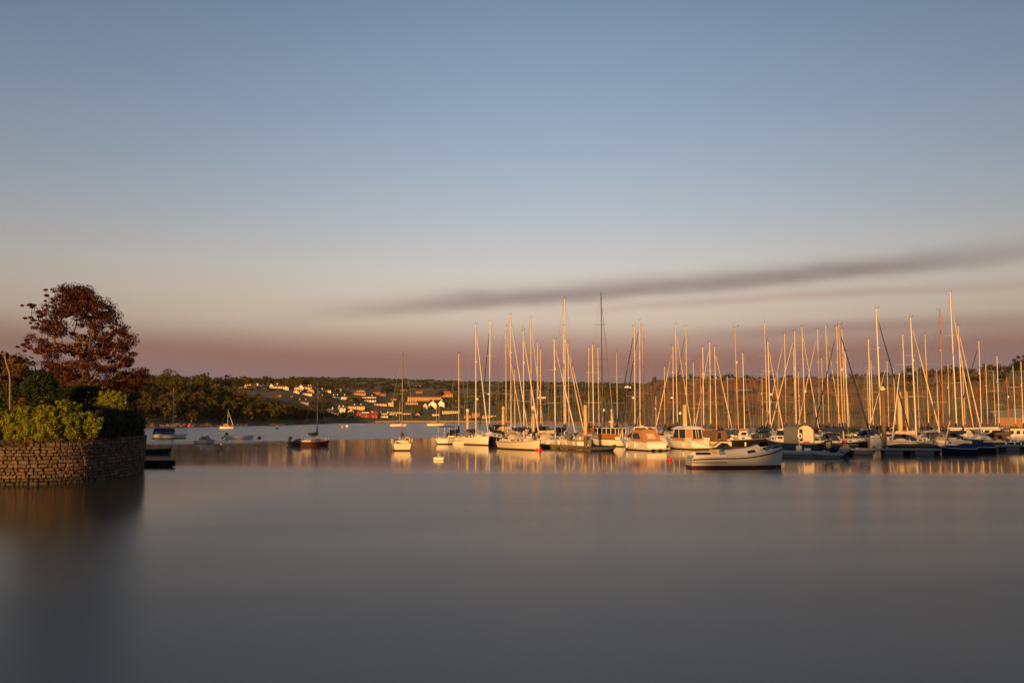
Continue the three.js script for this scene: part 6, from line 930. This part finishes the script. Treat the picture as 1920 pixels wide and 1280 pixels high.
[
  { px: 433, py: 723.5, w: 19, h: 4, rh: 3.6, type: 'hip', roof: 'brown', group: RIDGE, label: 'first ridge house from the wood, white with hipped roof' },
  { px: 449, py: 727, w: 9, h: 3.4, rh: 2, wall: 'ochre', group: RIDGE, label: 'low ochre cottage just right of the first ridge house' },
  { px: 466, py: 722.5, w: 34, h: 4, rh: 2.2, group: RIDGE, label: 'long white ridge house above the small gables', chim: [-0.5] },
  { px: 458, py: 727, w: 11, h: 4, rh: 3.4, type: 'gable', wall: 'ochre', group: RIDGE, label: 'ochre gable house below the long white ridge house' },
  { px: 473, py: 729.5, w: 16, h: 4, rh: 3.4, type: 'gable', group: RIDGE, label: 'white gable house with dark roof right of the ochre gable' },
  { px: 492, py: 730.5, w: 15, h: 3.6, rh: 2.6, group: RIDGE, chim: [-0.4], label: 'small white house with chimney at the field edge' },
  { px: 508, py: 727.5, w: 6, h: 5, rh: 3.4, type: 'gable', group: RIDGE, label: 'narrow white gable at the left of the long roofed house' },
  { px: 522, py: 728, w: 20, h: 3.8, rh: 3.6, chim: [-0.3], roof: 'brown', group: RIDGE, label: 'long roofed white house with one tall chimney on the green ridge' },
  { px: 536, py: 731, w: 9, h: 4.2, rh: 3, type: 'gable', group: RIDGE, label: 'bright white gable above the green field edge' },
  { px: 546, py: 731.5, w: 10, h: 2.6, rh: 2, group: RIDGE, label: 'low white outbuilding right of the bright gable' },
  { px: 556, py: 732, w: 8.5, h: 5.4, rh: 1.8, type: 'flat', group: RIDGE, label: 'square white flat-roofed house on the ridge' },
  { px: 563.5, py: 730.5, w: 9, h: 5.4, rh: 4, type: 'gable', group: RIDGE, label: 'tallest pointed white gable on the ridge' },
  { px: 576, py: 729.5, w: 16, h: 3.8, rh: 2.4, wall: 'cream', group: RIDGE, chim: [0.2, 0.7], label: 'cream ridge house with two chimneys right of the pointed gable' },
  { px: 555, py: 737, w: 11, h: 2.6, rh: 2.6, type: 'gable', group: RIDGE, label: 'low white gable below the pointed ridge gable' },
  { px: 572, py: 740.5, w: 24, h: 3.2, rh: 2.4, chim: [-0.7], group: RIDGE, label: 'long low white house lowest on the ridge slope' },
  { px: 582, py: 736.5, w: 12.5, h: 4.4, rh: 3.6, type: 'gable', wall: 'ochre', group: RIDGE, label: 'warm ochre gable house above the long low white one' },
  { px: 594, py: 736.5, w: 8, h: 3.2, rh: 1.8, wall: 'ochre', group: RIDGE, label: 'small ochre house behind the little red sloop mast' },
  { px: 523, py: 743.5, w: 8, h: 2.2, rh: 2.2, wall: 'pink', group: HILL, label: 'small pink cottage among the tree tops below the ridge' },
  { px: 546.5, py: 745.5, w: 5, h: 2.4, rh: 1.8, group: HILL, label: 'tiny white cottage above the dark-roofed bungalow' },
  { px: 567, py: 756, w: 22, h: 2.4, rh: 3.6, wall: 'grey', chim: [-0.5, 0.5], group: HILL, label: 'dark-roofed bungalow with two white chimneys above the wood' },
  { px: 628, py: 733, w: 23, h: 4.4, rh: 2.6, type: 'hip', roof: 'red', group: HILL, label: 'broad white house with hipped reddish roof, top of the village' },
  { px: 611, py: 734, w: 18, h: 2.6, rh: 1.8, chim: [-0.8], group: HILL, label: 'low white range left of the broad hipped house' },
  { px: 640, py: 748.5, w: 33, h: 4.6, rh: 3, chim: [-0.9, -0.45, 0.35], group: HILL, label: 'long white house with three chimneys mid way up the hill' },
  { px: 672, py: 740.5, w: 26, h: 3.4, rh: 3.6, wall: 'ochre', roof: 'red', group: HILL, label: 'orange-brick house with broad brown roof' },
  { px: 676, py: 734, w: 14, h: 2.2, rh: 2.6, group: HILL, label: 'white-fronted dormer house above the orange-brick house' },
  { px: 706, py: 739.5, w: 14, h: 2.4, rh: 2.8, wall: 'ochre', roof: 'red', group: HILL, label: 'red-roofed house left of the lower red roof' },
  { px: 717, py: 742, w: 12, h: 2.2, rh: 2.6, wall: 'pink', roof: 'red', group: HILL, label: 'lower red-roofed pink house beside the dark tree' },
  { px: 692, py: 747, w: 25, h: 3, rh: 2, chim: [0.4], group: HILL, label: 'white house, upper of two stacked with long dark roofs' },
  { px: 694, py: 753.5, w: 21, h: 3.6, rh: 3.2, group: HILL, chim: [-0.3], label: 'white house, lower of two stacked with long dark roofs' },
  { px: 713, py: 760.5, w: 23, h: 3.8, rh: 3.2, wall: 'cream', group: HILL, label: 'long cream house with dark roof left of the battlemented end' },
  { px: 730, py: 761.5, w: 14, h: 6.6, rh: 1.2, wall: 'cream', type: 'flat', chim: [0.8], group: HILL, label: 'taller cream block with a chimney at the end of the long cream house' },
  { px: 666, py: 767.5, w: 34, h: 6, rh: 2.4, wall: 'cream', chim: [-0.1, 0.6], win: [8, 2], group: HILL, label: 'cream two-storey terrace above the red buildings' },
  { px: 624, py: 776.5, w: 22, h: 5, rh: 5, chim: [-0.1, 0.9], roof: 'grey', group: SHORE, label: 'white cottage with large grey roof above the dark rocks' },
  { px: 640, py: 774, w: 14, h: 9, rh: 2.4, type: 'flat', chim: [-0.6, 0.4], group: SHORE, label: 'tall white block with thick chimneys above the dark rocks' },
  { px: 657.5, py: 774.5, w: 11, h: 4, rh: 3.4, type: 'gable', wall: 'cream', group: SHORE, label: 'small cream gable left of the red terrace' },
  { px: 672.5, py: 779.5, w: 9, h: 5, rh: 3.6, type: 'gable', wall: 'red', group: SHORE, label: 'red gable at the left end of the dormered terrace' },
  { px: 684.5, py: 782.5, w: 16, h: 6, rh: 3.8, wall: 'red', dormers: 4, win: [4, 1], group: SHORE, label: 'red terrace with four white dormers by the shore' },
  { px: 697.5, py: 783, w: 9, h: 8.4, rh: 3, wall: 'red', win: [2, 2], dormers: 1, group: SHORE, label: 'red house between the dormered terrace and the tall red gable' },
  { px: 704, py: 783.5, w: 6.5, h: 9.5, rh: 5.4, type: 'gable', wall: 'red', win: [2, 2], group: SHORE, label: 'tall narrow red gable at the shore' },
  { px: 719.5, py: 783, w: 15, h: 3.6, rh: 5, dormers: 3, chim: [-0.8, 0.95], group: SHORE, label: 'white shore cottage with steep slate roof and three dormers' },
  { px: 736, py: 779.5, w: 15, h: 3.6, rh: 1, type: 'flat', wall: 'white', win: [5, 1], group: SHORE, label: 'low white two-step building right of the dormered cottage' },
  { px: 742, py: 775, w: 23, h: 2.6, rh: 0.9, type: 'flat', wall: 'cream', win: [8, 1], group: SHORE, label: 'long cream flat building behind the moored cream yacht mast' },
  { px: 762, py: 777, w: 16, h: 2.4, rh: 0.8, type: 'flat', wall: 'cream', win: [4, 1], group: SHORE, label: 'short cream flat building right of the moored yacht mast' },
  { px: 772, py: 758.5, w: 23, h: 4.2, rh: 3.2, wall: 'ochre', dormers: 4, win: [5, 1], group: HILL, label: 'ochre cottage row with dormers under the long terrace' },
  { px: 795.5, py: 751.5, w: 62, h: 7.4, rh: 3.4, wall: 'ochre', roof: 'brown', win: [16, 2], dp: 10, name: 'long_terrace', cat: 'terrace', label: 'very long three-banded ochre terrace with brown roof' },
  { px: 797, py: 770.5, w: 8, h: 10, rh: 5, type: 'gable', win: [2, 3], frames: 1, group: SHORE, label: 'tall white gable, lower left of the steep-gabled hotel' },
  { px: 811, py: 766.5, w: 15, h: 9, rh: 6, type: 'gable', win: [3, 2], turn: -0.15, chim: [0], group: SHORE, label: 'middle white gable of the steep-gabled hotel' },
  { px: 827, py: 764.5, w: 12, h: 8.4, rh: 6, type: 'gable', win: [3, 2], turn: -0.15, chim: [0], group: SHORE, label: 'right white gable of the steep-gabled hotel' },
  { px: 819, py: 763.5, w: 26, h: 7.6, rh: 6.4, win: [5, 2], dp: 8, group: SHORE, label: 'slate-roofed main block behind the white hotel gables' },
  { px: 836, py: 761.5, w: 7, h: 5, rh: 2, type: 'flat', wall: 'ochre', group: SHORE, label: 'small brown wing at the right of the white gables' },
  { px: 845.5, py: 775.6, w: 33, h: 4.8, rh: 1.1, type: 'flat', wall: 'cream', win: [9, 1], dp: 7, name: 'boathouse', cat: 'boathouse', label: 'long cream waterside boathouse with a row of small windows', extra: (t, q) => each('stilt', [-0.4, -0.13, 0.13, 0.4].map((k) => box(k * q.w, -1.6, q.zf - 0.3, 0.4, 3.2, 0.4)), M.wood, t) },
  { px: 783, py: 779.5, w: 8, h: 2.8, rh: 2.8, type: 'gable', wall: 'pink', group: SHORE, label: 'little hut with a pale gable edge at the shore' },
  { px: 817, py: 779.5, w: 13, h: 3, rh: 1, type: 'flat', group: SHORE, label: 'low white shed with bright doors left of the boathouse' },
  { px: 838, py: 744, w: 22, h: 3.4, rh: 7.4, type: 'hip', wall: 'ochre', roof: 'red', name: 'large_house', label: 'large house with tall hipped pinkish roof above the boathouse' },
  { px: 876.5, py: 784, w: 13, h: 5, rh: 0.9, type: 'flat', wall: 'pink', win: [2, 1], group: SHORE, label: 'pink square block behind the first mooring pile' },
  { px: 892, py: 783, w: 14, h: 8.5, rh: 1, type: 'flat', wall: 'pink', win: [3, 2], group: SHORE, label: 'taller pink building behind the plumb-bowed yacht mast' },
  { px: 917, py: 783, w: 26, h: 4, rh: 0.8, type: 'flat', wall: 'ochre', win: [4, 1], group: SHORE, label: 'long low ochre store behind the bright mast' },
  { px: 780, py: 724.5, w: 17, h: 2, rh: 1.6, group: 'far farm houses', label: 'far white farm range high above the long terrace' },
  { px: 1177, py: 727.5, w: 13, h: 2.4, rh: 2.4, type: 'gable', group: 'far farm houses', label: 'far white farmhouse left of the orange hill' },
  { px: 1016, py: 747, w: 15, h: 3.6, rh: 2, group: 'far farm houses', label: 'white bungalow on the slope behind the pontoon masts' },
  { px: 328, py: 719, w: 13, h: 5.4, rh: 4, wall: 'ochre', roof: 'red', chim: [-0.6, 0.6], group: 'houses hidden in the wood', label: 'house with orange chimneys peeping over the wood by the umbrella pine' },
  { px: 384, py: 720.5, w: 9, h: 3.6, rh: 4.2, type: 'gable', wall: 'grey', group: 'houses hidden in the wood', label: 'grey steep gable, left of two above the wood' },
  { px: 404, py: 722, w: 12, h: 4, rh: 4.6, type: 'gable', wall: 'grey', group: 'houses hidden in the wood', label: 'grey steep gable, right of two above the wood' },
  { px: 655, py: 752, w: 10, h: 2.8, rh: 2.2, wall: 'cream', group: HILL, label: 'small cream cottage between the long white house and the cream terrace' },
  { px: 738, py: 750, w: 12, h: 2.8, rh: 2.4, wall: 'pink', roof: 'brown', group: HILL, label: 'brown-roofed cottage above the cream block' },
  { px: 786, py: 737, w: 13, h: 2.2, rh: 2.4, wall: 'pink', roof: 'red', group: HILL, label: 'red-roofed cottage above the long ochre terrace' },
  { px: 757, py: 733, w: 12, h: 2.2, rh: 2.2, wall: 'pink', roof: 'brown', group: HILL, label: 'brown cottage above the left end of the long ochre terrace' },
  { px: 600, py: 742, w: 9, h: 2.6, rh: 2, group: HILL, label: 'small white house in the fields right of the sloop mast' },
  { px: 858, py: 752, w: 9, h: 2.6, rh: 2.2, wall: 'pink', roof: 'brown', group: HILL, label: 'brown cottage right of the large hipped house' },
].filter((o) => !o.skip).forEach(house);
{ // the stilted blue-grey house in the wood and the shore shed at the right
  house({ px: 472, py: 764, w: 17, h: 6, rh: 1.4, type: 'flat', wall: 'grey', win: [4, 1], name: 'stilt_house', label: 'blue-grey house standing on posts in the wooded bank', extra: (t, q) => each('post', [-0.45, -0.1, 0.25, 0.45].map((k) => box(k * q.w, -3, q.zf + 1.5, 0.35, 7, 0.35)), M.trim, t) });
  const d = 330, t = thing('boat_shed', 'long grey shed with low roof beyond the masts at the right', 'shed', V(xAt(1890, 3, d), 2.2, -d)), w = 60 * d / F;
  mesh('wall', box(0, 0.8, 0, w, 3.6, 8), M.wall_stone, t); mesh('roof', prism([[-4.4, 2.5], [4.4, 2.5], [0, 5.2]], w + 1, 'x'), M.roof_grey, t); each('door', [-0.3, 0.1, 0.36].map((k) => box(k * w, 0.6, 4.02, 2.4, 2.8, 0.1)), M.wood, t);
  mesh('slipway_base', box(0, -2, 0, w + 2, 2.4, 10), M.wall_stone, t);
}
{ // the low shore wall and slip under the village
  const pts = []; for (let px = 704; px <= 960; px += 8) { const dd = shoreD(px) + 3; pts.push([(px - CX) / F * dd, -dd]); }
  const g = grid(pts.length - 1, 1, (u, v) => { const p = pts[Math.round(u * (pts.length - 1))]; return [p[0], lerp(-0.5, 2.4, v), p[1]]; }, true), t2 = grid(pts.length - 1, 1, (u, v) => { const p = pts[Math.round(u * (pts.length - 1))]; return [p[0], 2.4, p[1] - v * 2.5]; }, true);
  const t = thing('sea_wall', 'low brown sea wall along the village shore', 'wall', V(0, 0, 0)); mesh('wall_face', g, M.wall_stone, t); mesh('coping', t2, M.wall_stone, t);
}

// ------------------------------------------------------------------ woods, bushes and hedgerows
leaf('wood_green', 0.066, 0.058, 0.014, 0); leaf('wood_olive', 0.095, 0.062, 0.018, 0); leaf('wood_brown', 0.085, 0.045, 0.02, 0); leaf('wood_dark', 0.03, 0.034, 0.012, 0); leaf('wood_bright', 0.1, 0.085, 0.016, 0);
const woodMats = ['wood_green', 'wood_olive', 'wood_brown', 'wood_dark', 'wood_bright', 'wood_green'];
function woodTree(i, h, w, bare) {
  const R = rng(900 + i), cl = [], t = new THREE.Group();
  for (let k = 0; k < 46; k++) { const th = R() * 6.283, ph = Math.acos(1 - 1.8 * R()), q = 0.7 + 0.3 * R(), lump = 1 + 0.2 * Math.sin(th * 2 + i) + 0.15 * Math.sin(ph * 3 + i * 2); cl.push([Math.cos(th) * Math.sin(ph) * w / 2 * q * lump, h * (bare + (1 - bare) * (0.5 + 0.5 * Math.cos(ph) * q)), Math.sin(th) * Math.sin(ph) * w / 2 * q * lump, 0.7 + 0.6 * R()]); }
  mesh('trunk', [rod(V(0, -1, 0), V(0.2, h * 0.55, 0), 0.28, 0.14, 6), rod(V(0.1, h * bare, 0), V(w * 0.25, h * 0.7, 0.3), 0.12, 0.05, 5), rod(V(0.1, h * bare * 1.1, 0), V(-w * 0.25, h * 0.72, -0.4), 0.12, 0.05, 5)], M.bark_pale_wood, t);
  mesh('crown', leafCloud(R, cl, { per: 40, size: 0.3, spread: w * 0.13, flat: 0.75, tint: 0.55, up: 0.3, aspect: 0.7 }), M[woodMats[i % 6]], t); return t;
}
std('bark_pale_wood', 0.16, 0.11, 0.07, 0.95);
const woodProto = [[9, 8], [8, 7.5], [7.5, 6.5], [9.5, 8], [6.5, 7], [10.5, 7.5], [8.5, 9], [7, 5.5]].map(([h, w], i) => woodTree(i, h, w, 0.12 + 0.04 * (i % 3)));
function plant(name, label, group, p, kind, s, turn, cat = 'tree') { const o = woodProto[kind % 8].clone(); o.name = numbered(name); scene.add(o); o.position.copy(p); o.rotation.y = turn; o.scale.set(s, s * (0.85 + 0.3 * hash2(p.x, p.z)), s); return tag(o, label, cat, group); }
{
  const R = rng(4242), placed = [], lim = (px) => px < 330 ? 690 : px < 430 ? lerp(690, 735, (px - 330) / 100) : px < 520 ? lerp(735, 690, (px - 430) / 90) : lerp(690, 800, (px - 520) / 85);
  let tries = 0;
  while (placed.length < 265 && tries++ < 9000) {
    const px = lerp(222, 606, R()), s0 = shoreD(px), d = s0 + 7 + (lim(px) - s0 - 7) * R() ** 1.1, p = landPoint(px, d);
    if (px > 452 && px < 486 && d < 668 && d > 630) continue;
    if (placed.some((q) => q.distanceTo(p) < 6.2)) continue; placed.push(p);
    const k = Math.floor(R() * 8), s = 0.72 + 0.5 * R() * (px > 560 ? 0.6 : 1);
    plant('woodland_tree', ['green', 'olive', 'brown', 'dark', 'bright green', 'tall green', 'broad green', 'slim olive'][k] + ' tree ' + (d - s0 < 28 ? 'at the water edge of the far wood' : d - s0 < 80 ? 'half way up the wooded far bank' : 'high in the wood of the far bank') + (px < 380 ? ' nearest the garden' : px < 480 ? ' behind the tiny glowing yacht' : ' towards the village'), 'trees of the wooded bank across the water', p, k, s, R() * 6.28);
  }
  for (let px = 250; px < 640; px += 9) { const d = lerp(960, 1150, R()) * (px > 480 ? 1.1 : 0.9), p = landPoint(px, d); const rk = [3, 0, 1][Math.floor(R() * 3)]; plant('ridge_tree', ['green', 'olive', '', 'dark'][rk] + ' round tree on the far ridge ' + (px < 425 ? 'left of the pale houses' : px < 500 ? 'behind the first pale houses' : px < 600 ? 'behind the pointed gable houses' : 'above the broad hipped house'), 'trees along the ridge skyline', p, rk, 1.0 + 0.5 * R(), R() * 6); }
  { const p = ground(315, 712), t = thing('umbrella_pine', 'flat-topped pine standing above the wood on the skyline', 'tree', p), m = -p.z / F, cl = [], h = 712 - 688; for (let k = 0; k < 120; k++) { const a = R() * 6.28, r = Math.sqrt(R()); cl.push([Math.cos(a) * r * 15 * m, (h - 6 + 5 * (1 - r * r) + R() * 2.5 - (R() < 0.25 ? 7 * R() : 0)) * m, Math.sin(a) * r * 15 * m, 0.8 + 0.5 * R()]); } const { trunk, limbs } = growTree(R, cl.slice(0, 24), [V(0, -1, 0), V(0.3, h * m * 0.3, 0), V(0.5, h * m * 0.6, 0)], 0.55, { min: 0.09 }); mesh('trunk', [...trunk, ...limbs], M.bark_dark, t); mesh('crown', leafCloud(R, cl, { per: 50, size: 0.22, spread: 0.9, flat: 0.5, tint: 0.5 }), M.wood_dark, t); }
  // trees of the village, each where one shows
  for (const [px, py, s, k, what] of [[652, 731, 1.25, 3, 'big dark tree left above the orange-brick house'], [662, 732, 1.0, 0, 'green tree left of the orange-brick house roof'], [697, 733, 1.1, 3, 'dark tree between the dormer house and the red roofs'], [722, 738, 1.45, 3, 'broad dark tree right of the red-roofed houses'], [733, 738, 1.3, 3, 'second broad dark tree right of the red-roofed houses'], [744, 742, 1.1, 1, 'brown tree above the end of the cream block'], [748, 758, 1.0, 0, 'tree between the cream block and the ochre cottages'], [783, 774, 1.2, 4, 'green tree left below the tall white gable'], [776, 774, 1.1, 4, 'green tree above the little pale-edged hut'], [846, 762, 1.1, 0, 'tree right of the hotel wing'], [852, 752, 1.1, 1, 'tree beside the large hipped house'], [826, 744, 1.0, 3, 'dark tree left of the large hipped house'], [864, 760, 1.3, 0, 'tree on the slope right of the large hipped house'], [880, 752, 1.4, 4, 'round olive tree on the slope above the pink blocks'], [897, 748, 1.3, 4, 'olive tree on the slope behind the plumb-bowed yacht mast'], [912, 756, 1.2, 0, 'tree on the slope left of the bright mast'], [930, 750, 1.3, 1, 'tree on the slope right of the bright mast'], [612, 762, 1.0, 0, 'tree at the upper end of the wood by the grey-roofed cottage'], [604, 772, 1.1, 3, 'dark tree at the seaward end of the wood'], [616, 786, 1.0, 3, 'dark tree on the rocks below the grey-roofed cottage'], [630, 787, 1.0, 3, 'dark tree on the rocks below the tall white block'], [645, 787, 0.9, 3, 'dark tree on the rocks left of the red gable'], [658, 788, 0.8, 2, 'brown bushy tree on the shore under the red gable'], [610, 744, 0.9, 1, 'brown tree in the field above the grey-roofed cottage'], [655, 757, 0.9, 0, 'tree above the cream terrace'], [668, 755, 0.8, 4, 'olive tree between the long white house and the stacked houses'], [744, 766, 0.9, 0, 'tree above the low white buildings'], [757, 768, 0.8, 1, 'brown tree above the short cream building'], [590, 760, 0.9, 0, 'tree above the end of the wood behind the sloop mast'], [600, 752, 0.8, 1, 'brown tree in the field behind the sloop mast']])
    plant('village_tree', what, 'trees among the village houses', ground(px, py), k, s, R() * 6);
  // slope between the village and the orange hill, and bushes along the orange hill's crest
  for (let i = 0; i < 42; i++) { const px = lerp(935, 1170, R()), d = shoreD(px) + 30 + 330 * R(); const sk = Math.floor(R() * 8); plant('slope_tree', ['green', 'olive', 'brown', 'dark', 'bright green', 'tall green', 'broad green', 'slim olive'][sk] + ' tree on the dark green slope ' + (px < 1010 ? 'behind the cream yacht masts' : px < 1090 ? 'behind the weedy pontoon masts' : 'behind the black mast'), 'trees on the slope behind the marina', landPoint(px, d), sk, 0.7 + 0.6 * R(), R() * 6); }
  for (let px = 1222; px < 1700; px += 3.5 + R() * 4) plant('crest_bush', 'low dark bush on the crest of the orange hill', 'bushes on the orange hill crest', landPoint(px, lerp(588, 690, R())), [3, 0, 1][Math.floor(R() * 3)], 0.2 + 0.26 * R() ** 2, R() * 6, 'bush');
  plant('crest_tree', 'single small tree standing on the crest of the orange hill', null, landPoint(1297, 606), 3, 0.55, 1);
  for (let px = 1690; px < 1950; px += 3 + R() * 3) { const hk = [3, 3, 2, 1][Math.floor(R() * 4)], hd = lerp(530, 680, R()); plant('hilltop_tree', ['', 'olive', 'brown', 'dark'][hk] + ' tree of the hilltop belt ' + (px < 1760 ? 'above the brown-covered dinghy' : px < 1850 ? 'above the white cruisers' : 'above the far grey shed') + (hd < 590 ? ', front row' : ', back row'), 'trees along the right hilltop', landPoint(px, hd), hk, 0.34 + 0.34 * R(), R() * 6); }
  plant('crest_tree', 'taller dark tree at the right edge of the hilltop', null, landPoint(1916, 560), 3, 1.15, 1);
  for (const [x, z] of [[-60, -93], [-64.5, -96.5], [-69, -99]]) plant('unseen_garden_tree', 'tall leafy tree out of view beyond the left edge, placed to shade moorings', 'unseen trees at the left end of the quay garden', V(x, WALLTOP - 0.1, z), 1, 1.0, x);  // out of view, placed to shade the left moorings
  for (let i = 0; i < 9; i++) { const z = -98 - 24 * R(), x = -70 - i * 7.2 - 4 * R(); plant('unseen_garden_tree', 'tall leafy tree out of view beyond the left edge, placed to shade moorings', 'unseen trees at the left end of the quay garden', V(x, WALLTOP - 0.1, z), [1, 3, 5][i % 3], 1.35 + 0.25 * R(), R() * 6); }
  // what nobody could count: gorse and heather on the orange slope, hedgerow growth on the far fields, shore stones
  const small = (n, mat, seed, s) => { const r = rng(seed), cl = []; for (let k = 0; k < 9; k++) cl.push([(r() - 0.5) * 1.4, 0.2 + 0.6 * r(), (r() - 0.5) * 1.4, 1]); return leafCloud(r, cl, { per: 12, size: s, spread: 0.45, tint: 0.5, up: 0.3, aspect: 0.8 }); };
  const scatter = (name, label, geo, mat, list) => { const m = new THREE.InstancedMesh(geo, mat, list.length), q = new THREE.Matrix4(), e = new THREE.Euler(); list.forEach(([p, s, tu, sy = 1], i) => { q.compose(p, new THREE.Quaternion().setFromEuler(e.set(0, tu, 0)), V(s, s * sy, s)); m.setMatrixAt(i, q); }); m.name = name; m.castShadow = m.receiveShadow = true; scene.add(m); tag(m, label, null, null, 'stuff'); };
  const gorse = [], under = []; for (let i = 0; i < 1100; i++) { const px = lerp(1165, 2000, R()), d = shoreD(px) + 14 + 170 * R(), p = landPoint(px, d); const dn = fbm(p.x / 30, d / 30, 3); if (R() < sm(0.36, 0.62, dn)) (R() < 0.6 ? gorse : under).push([p, 0.6 + 1.1 * R(), R() * 6, 0.7]); }
  leaf('bracken', 0.17, 0.08, 0.026, 0);
  scatter('bracken', 'rust orange bracken over the hillside behind the marina', small(9, 0, 1, 0.3), M.bracken, gorse); scatter('gorse', 'dark olive gorse clumps over the orange hillside', small(9, 0, 2, 0.3), M.wood_olive, under);
  const hedge = [], cell = (x, d) => Math.floor((x + 26 * noise(x / 130, d / 130)) / 85) * 977 + Math.floor((d + 30 * noise(d / 110, x / 110)) / (d > 1300 ? 150 : 70));
  for (let i = 0; i < 60000 && hedge.length < 3600; i++) { const px = lerp(420, 1280, R()), d = 900 + 2300 * R() ** 0.8, x = (px - CX) / F * d, e2 = d > 1500 ? 9 : 4; if (cell(x, d) !== cell(x + e2, d) || cell(x, d) !== cell(x, d + e2) || (R() < 0.012)) hedge.push([landPoint(px, d), (d > 1500 ? 2.4 : 1.3) * (0.6 + R()), R() * 6, 1]); }
  scatter('hedgerow', 'hedgerows and scattered trees over the far fields', small(9, 0, 3, 0.4), M.wood_dark, hedge);
  const rocks = []; for (let i = 0; i < 1500; i++) { const px = lerp(215, 1180, R()), d = shoreD(px) - 1.5 + 8 * R() ** 1.5; if (px > 704 && px < 960 && R() < 0.6) continue; const p = landPoint(px, d); p.y = Math.max(p.y, 0) - 0.1; rocks.push([p, 0.4 + 1.3 * R() ** 2, R() * 6, 0.5]); }
  const rg = new THREE.IcosahedronGeometry(1, 1), rp = rg.attributes.position; for (let i = 0; i < rp.count; i++) { const k = 0.75 + 0.5 * hash2(Math.round(rp.getX(i) * 50), Math.round(rp.getY(i) * 50 + rp.getZ(i) * 90)); rp.setXYZ(i, rp.getX(i) * k, rp.getY(i) * k, rp.getZ(i) * k); } rg.computeVertexNormals();
  std('shore_stone', 0.24, 0.13, 0.075, 0.95); scatter('shore_rocks', 'brown rocks and stones along the far tide line', rg, M.shore_stone, rocks);
}
scene.fog = new THREE.FogExp2(new THREE.Color().setRGB(0.62, 0.56, 0.54), 0.000016);
// ------------------------------------------------------------------ unseen, behind the viewer: quay and houses placed to shade the near right harbour
{
  const q = thing('quay', 'stone town quay with a paved edge behind the viewer', null, V(0, 0, 0)); q.userData = { kind: 'structure', label: 'stone town quay behind the viewer' };
  mesh('paving', box(0, 0.6, 66, 320, 4, 120), M.wall_stone, q);
  [[-8.7, -2.6, 12.9, 'white', 'narrow white quayside house at the row end'], [-2.5, 12, 15.8, 'ochre', 'ochre quayside house next to the narrow white one'], [12.2, 26, 17.2, 'white', 'wide white quayside house between ochre house and warehouse'], [26.2, 72, 18.4, 'grey', 'long grey quayside warehouse at the far end']].forEach(([a, b, h, w, label]) => {
    const W = b - a, t = thing('unseen_quayside_house', label + ' unseen behind the viewer, shading boats', 'house', V((a + b) / 2, 2.6, 45)); mesh('wall', box(0, (h - 4.6) / 2, 0, W, h - 4.6, 10), M['wall_' + w], t); mesh('roof', prism([[-5.3, h - 4.8], [5.3, h - 4.8], [0, h - 2.6]], W, 'x'), M.roof_slate, t);
    for (let r = 0; r < 3; r++) for (let k = 0; k < Math.round(W / 4); k++) mesh('window', box(((k + 0.5) / Math.round(W / 4) - 0.5) * W, 2 + r * 3.3, -5.02, 1.1, 1.6, 0.1), M.glass_dark, t);
  });
}
renderer.render(scene, camera);
